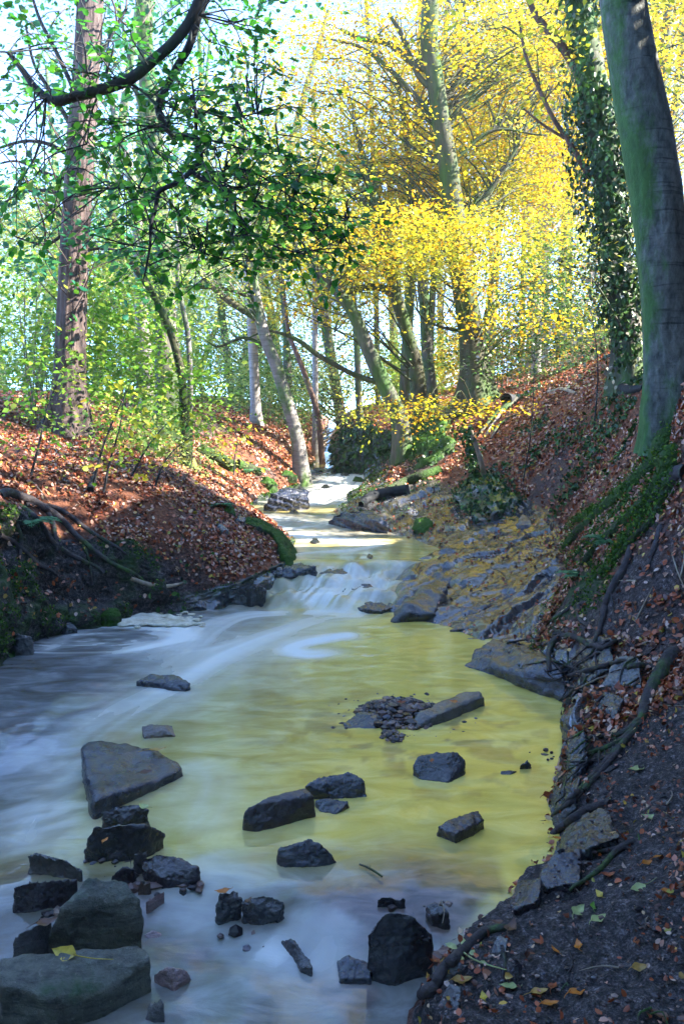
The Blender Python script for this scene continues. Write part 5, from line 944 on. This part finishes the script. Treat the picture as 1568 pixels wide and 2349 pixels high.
# leaf sprig with a long stem
c = hit(1075, 2190, .01); T = thing('leaf_sprig', 'pale green sprig of several leaflets with a long stem, beside the grey stone', 'sprig', c)
for (px, py, ang, sz) in ((1052,2186,150,34),(1070,2180,100,34),(1085,2200,60,22),(1060,2205,210,24),(1100,2212,-10,20)):
    h_ = hit(px, py, .012); a = math.radians(ang); mb = MB(); leaves(mb, [h_], [[math.cos(a), math.sin(a), .1]], [[0, -.2, 1]], sz * h_[1] / F, 0, 6); mb.build('leaflet', lm['pale'], T)
mb = MB(); tube(mb, [hit(1060, 2196, .014), hit(1090, 2208, .012), hit(1130, 2222, .010), hit(1165, 2228, .006)], [.0028, .0024, .002, .0015], 5, 12); mb.build('stem', lm['pale'], T)

# ------------------------------------------------------------------ logs, sticks, ivy wall, pipe
def log(name, label, cat, pts, mat, rough=.12, z=None, lift=.5, sides=14, group=None, twigs=()):
    p, r = [], []
    for q in pts:
        h_ = hit(q[0], q[1]) if z is None else PZ(q[0], q[1], z); rad = q[2] / 2 * h_[1] / F; p.append(h_ + [0, 0, rad * lift]); r.append(rad)
    T = thing(name, label, cat, p[0], group); mb = MB(); tube(mb, p, r, sides, len(p) * 9, 0, bark_fun(rough, 6, ph=pts[0][0])); mb.build('wood', mat, T)
    for tw_ in twigs:
        tp = np.array([PZ(a, b, c) if z is not None else hit(a, b) + [0, 0, c] for a, b, c in tw_]); mb = MB(); tube(mb, tp, np.linspace(r[0] * .45, r[0] * .15, len(tp)), 6, 10); mb.build('branch', mat, T)
log('log', 'mossy log sloping down to the stream below the ivy wall', 'log', [(1008,1084,20),(970,1098,22),(930,1112,22),(890,1132,20)], M['root_moss'], lift=.7)
log('log', 'dark wet branch lying in front of the mossy log', 'log', [(934,1132,26),(900,1136,24),(870,1140,22),(845,1150,22),(828,1162,14)], M['bark_dark'], lift=.7)
log('log', 'thick moss covered log on the left bank', 'log', [(455,1038,28),(485,1052,32),(510,1066,34),(534,1082,34)], M['root_moss'], lift=.5)
log('log', 'short mossy log right of the thick moss covered one', 'log', [(545,1072,26),(570,1080,26),(596,1090,20)], M['root_moss'], lift=.5)
log('branch', 'weathered forked branch lying on the right slope', 'branch', [(1100,1000,10),(1135,960,14),(1160,940,16),(1190,918,14)], M['bark_mossy'], lift=.8)
log('branch', 'thin bent branch lying on the litter below the forked one', 'branch', [(1125,1010,7),(1140,985,9),(1165,965,9),(1185,955,6)], M['root_bark'], lift=.8)
log('branch', 'pale dead branch on the right slope by the path', 'branch', [(1255,902,6),(1285,896,8),(1320,905,7)], M['dead_wood'], lift=.9)
log('branch', 'dark fallen limb beneath the ivy tree', 'branch', [(1390,860,14),(1410,885,20),(1440,905,22),(1475,895,14)], M['bark_dark'], lift=.9)
log('stub', 'dark broken stub standing on the left bank', 'stub', [(208,1135,16),(214,1112,14),(220,1088,8)], M['bark_dark'], lift=1.4)
log('twig', 'small knotted twig floating in the yellow water', 'twig', [(824,1984,5),(840,1990,6),(858,2000,6),(876,2012,5)], M['root_bark'], z=.008, sides=7, twigs=[[(846,1994,.01),(850,1984,.02)]])
log('twig', 'thin grass stalk over the weedy stone', 'twig', [(1012,2066,3),(1018,2090,3),(1014,2118,2)], M['dead_wood'], z=.03, sides=5)
log('branch', 'fallen stick at the waterline below the left roots', 'branch', [(300,1330,9),(345,1345,10),(385,1348,9),(420,1340,6)], M['dead_wood'], lift=.8)
def left_roots():
    T = thing('root_tangle', 'dark tangle of roots hanging over the cut bank at the left', 'roots', hit(60, 1160))
    roots(T, [[(0,1140,20),(60,1150,18),(110,1175,15),(150,1205,12),(190,1245,10),(250,1290,9),(330,1330,6)], [(40,1160,12),(90,1200,11),(120,1245,10),(170,1280,9),(240,1310,6)], [(0,1230,12),(50,1262,10),(90,1300,9),(130,1315,5)], [(110,1175,9),(125,1210,8),(130,1260,6)], [(190,1245,7),(205,1290,6),(212,1340,4)], [(36,1200,9),(50,1240,8),(46,1290,6)], [(60,1160,8),(130,1170,9),(220,1230,8),(290,1270,5)]], M['root_bark'], .8)
left_roots()
def scatter_on(o, n, size, mat, name, parent, hangy=.6, off=.03, kind=6):
    me = o.data; P_ = np.array([p.center[:] for p in me.polygons]); N_ = np.array([p.normal[:] for p in me.polygons]); A_ = np.array([p.area for p in me.polygons]); A_ = A_ * (N_[:, 2] > -.4); k = rng.choice(len(A_), n, p=A_ / A_.sum())
    mw = np.array(o.matrix_basis.translation if o.parent is None else o.parent.location); pos = P_[k] + mw + N_[k] * rng.uniform(0, off, (n, 1)) + rng.normal(0, .02, (n, 3)); d = rng.normal(0, .6, (n, 3)) - [0, 0, hangy]
    mb = MB(); leaves(mb, pos, d, N_[k] + rng.normal(0, .35, (n, 3)), size * rng.uniform(.6, 1.3, n), 0, kind); mb.build(name, mat, parent)
def mound(T, name, pts, mat, zb, res=30, rnd=4, amp=.05):
    o = rock('', None, mat, zb=zb, world=np.array(pts), name=name, parent=None, rnd=rnd, amp=amp, res=res); del o['label'], o['category']
    l0 = o.location.copy(); o.data.transform(Matrix.Translation(l0 - T.location)); o.location = (0, 0, 0); o.parent = T; return o
for ro_, T in MOSSY:
    if T.name.startswith('beech'): scatter_on(ro_, 1100, .022, M['moss_blade'], 'moss', T, .2, .012, 4)
wp = [P(765,1040,15.2), P(775,975,15.6), P(850,962,15.2), P(915,985,14.4), P(925,1060,13.8), P(850,1065,14.2), P(790,1052,14.6)]
T = thing('ivy_wall', 'old wall smothered in dark ivy at the bend of the stream', 'wall', (wp[4][0], wp[4][1], .5)); o = mound(T, 'wall', wp, M['wall_stone'], .35)
scatter_on(o, 2600, .085, IL, 'ivy', T, off=.12)
wp = [hit(930,1050,.0) + [0,0,.1], hit(975,1000) + [0,0,.25], hit(1020,985) + [0,0,.2], hit(1040,1030) + [0,0,.15], hit(985,1070) + [0,0,.1], hit(945,1085)]
T = thing('ivy_mound', 'mossy rock mound overgrown with ivy right of the ivy wall', 'mound', wp[0]); o = mound(T, 'rock', wp, RGN, min(w[2] for w in wp) - .2, amp=.06); scatter_on(o, 800, .065, IL, 'ivy', T, off=.08)
c0 = hit(1110, 1160); T = thing('ivy_stump', 'leaning pale stick rising out of a blue green ivy clump on the right bank', 'stump', c0)
Ym = c0[1]; pst = [hit(1118,1110) - [0,0,.1], P(1105,1070,Ym + .35), P(1090,1020,Ym + .3), P(1076,978,Ym + .25)]
mb = MB(); tube(mb, pst, [.035, .032, .028, .024], 9, 24, 0, bark_fun(.1, 5)); mb.build('stick', M['dead_wood'], T)
wp = [hit(1050,1150) + [0,0,.08], hit(1075,1110) + [0,0,.12], hit(1120,1095) + [0,0,.12], hit(1170,1130) + [0,0,.08], hit(1190,1160) + [0,0,.05], hit(1130,1200) + [0,0,.12], hit(1085,1205) + [0,0,.06]]
o = mound(T, 'mound', wp, M['wall_stone'], min(w[2] for w in wp) - .15, amp=.07); scatter_on(o, 1300, .055, IL, 'ivy', T, off=.10)
mb = MB(); n = 420; k_ = rng.uniform(0, 1, n); pp = np.array(pst)[0] + (np.array(pst)[-1] - np.array(pst)[0]) * k_[:, None] + rng.normal(0, .06, (n, 3)) + np.array([-.06, 0, .0]); leaves(mb, pp, rng.normal(0, .6, (n, 3)) - [0, 0, .5], rng.normal(0, .4, (n, 3)) - [0, 1, 0], .05, 0, 6); mb.build('ivy', IL, T)
c0 = hit(1166, 940); T = thing('drain_pipe', 'short mossy drain pipe poking out of the right slope', 'pipe', c0)
d_ = unit(np.array([-.55, -.8, .05])); a_ = c0 + [0, .12, .16]; mb = MB(); tube(mb, [a_ - d_ * .45, a_, a_ + d_ * .05], [.10, .10, .095], 20, 6, cap=False); tube(mb, [a_ + d_ * .05, a_ + d_ * .0, a_ - d_ * .45], [.095, .08, .08], 20, 6, cap=False); mb.build('barrel', M['bark_dark'], T)
tp = [a_ + d_ * .02 - [0, 0, .08], a_ + d_ * .16 - [0, 0, .16], hit(1140, 965, .02), hit(1122, 990, .02), hit(1112, 1008, .0)]; mb = MB(); tube(mb, tp, [.035, .03, .03, .025, .02], 8, 24)
t = NT('trickle'); p_ = t.pr((.30, .27, .25), .2); M['trickle'] = t.done(p_.outputs[0]); tag(mb.build('trickle', M['trickle']), 'trickle of water falling from the drain pipe', None, None, 'stuff')
def fern(label, px, py, n, L, Yoff=0):
    c = hit(px, py); T = thing('fern', label, 'fern', c, 'ferns on the banks')
    for k in range(n):
        a = rng.uniform(0, 6.28); d = np.array([math.cos(a), math.sin(a), .55]); l = L * rng.uniform(.7, 1.15); u = np.linspace(0, 1, 14)
        sp = c + d * (u * l)[:, None] * [1, 1, 1]; sp[:, 2] -= .55 * l * u ** 2; td = unit(np.gradient(sp, axis=0)); sd_ = unit(np.cross(td, [0, 0, 1.])); mb = MB()
        for s_ in (-1, 1): leaves(mb, sp[1:], sd_[1:] * s_ + td[1:] * .4, np.tile([0, 0, 1.], (13, 1)), np.clip(.32 * l * np.sin(np.pi * (u[1:] * .85 + .12)), .01, 1), 0, 4)
        tube(mb, sp, np.full(14, .003), 4, 14); mb.build('frond', M['fern_leaf'], T)
fern('soft fern under the moss covered roots', 1395, 1245, 7, .22); fern('second fern lower down beside the dark root', 1330, 1325, 6, .18); fern('bright fern by the short mossy log', 575, 1082, 8, .28); fern('dark fern in the cut bank at the left', 75, 1200, 7, .2); fern('small fern on the bank nose above the ledge', 505, 1160, 6, .18)
T = thing('brushwood', 'pale dead twigs piled under the leaning tree at the bend', 'brushwood', hit(730, 1010))
for k in range(12):
    b_ = hit(720, 1030) + rng.normal(0, .15, 3); e_ = b_ + [rng.uniform(.2, 1.3), rng.uniform(-.5, .5), rng.uniform(.1, .9)]; mb = MB(); tube(mb, [b_, (b_ + e_) / 2 + rng.normal(0, .12, 3), e_], [.018, .014, .005], 5, 10); mb.build('twig', M['dead_wood'], T)

# soft bright air in the valley
mb = MB(); hb = np.array([[x_, y_, z_] for x_ in (-62, 62) for y_ in (-30, 72) for z_ in (-1.6, 24)], float)
mb.add(hb, [[0,1,3,2],[4,6,7,5],[0,4,5,1],[2,3,7,6],[0,2,6,4],[1,5,7,3]])
t = NT('haze'); v_ = t.n('ShaderNodeVolumePrincipled'); v_.inputs['Color'].default_value = (.95, .95, .75, 1); v_.inputs['Density'].default_value = .002; v_.inputs['Anisotropy'].default_value = .2; t.l(v_.outputs[0], t.out.inputs['Volume'])
tag(mb.build('haze', t.mat, smooth=False), 'thin bright haze filling the wooded valley', None, None, 'stuff')

# ------------------------------------------------------------------ camera, light, sky
cam = bpy.data.cameras.new('camera'); co = bpy.data.objects.new('camera', cam); COL.objects.link(co)
co.location = (0, 0, CAMZ); co.rotation_euler = (R(90) - PITCH, 0, 0); cam.sensor_fit = 'VERTICAL'; cam.sensor_height = 24; cam.lens = 24 * F / 2349.; cam.clip_end = 500; cam.clip_start = .05
S.camera = co
EL, AZ = R(35), R(96)
sd = Vector((math.cos(EL) * math.sin(AZ), math.cos(EL) * math.cos(AZ), math.sin(EL)))
sl = bpy.data.lights.new('sun', 'SUN'); sl.energy = 2.5; sl.angle = R(.5); sl.color = (1, .93, .82); so = bpy.data.objects.new('sun', sl); COL.objects.link(so)
so.rotation_euler = (-sd).to_track_quat('-Z', 'Y').to_euler(); so.location = (20, 0, 30)
W = bpy.data.worlds.new('World'); S.world = W; W.use_nodes = True; nt = W.node_tree
sky = nt.nodes.new('ShaderNodeTexSky'); sky.sky_type = 'NISHITA'; sky.sun_disc = False; sky.sun_elevation = EL; sky.sun_rotation = AZ; sky.air_density = 1; sky.dust_density = 0; sky.ozone_density = 4; sky.altitude = 9000
bg = nt.nodes['Background']; bg.inputs['Strength'].default_value = .15; nt.links.new(sky.outputs[0], bg.inputs['Color'])
S.view_settings.view_transform = 'Standard'; S.view_settings.look = 'None'; S.view_settings.exposure = 3.95; S.view_settings.gamma = 1
S.render.engine = 'CYCLES'; c = S.cycles; c.max_bounces = 6; c.diffuse_bounces = 3; c.glossy_bounces = 3; c.transmission_bounces = 4; c.transparent_max_bounces = 4
c.use_denoising = True; c.caustics_reflective = False; c.caustics_refractive = False; c.sample_clamp_indirect = 6
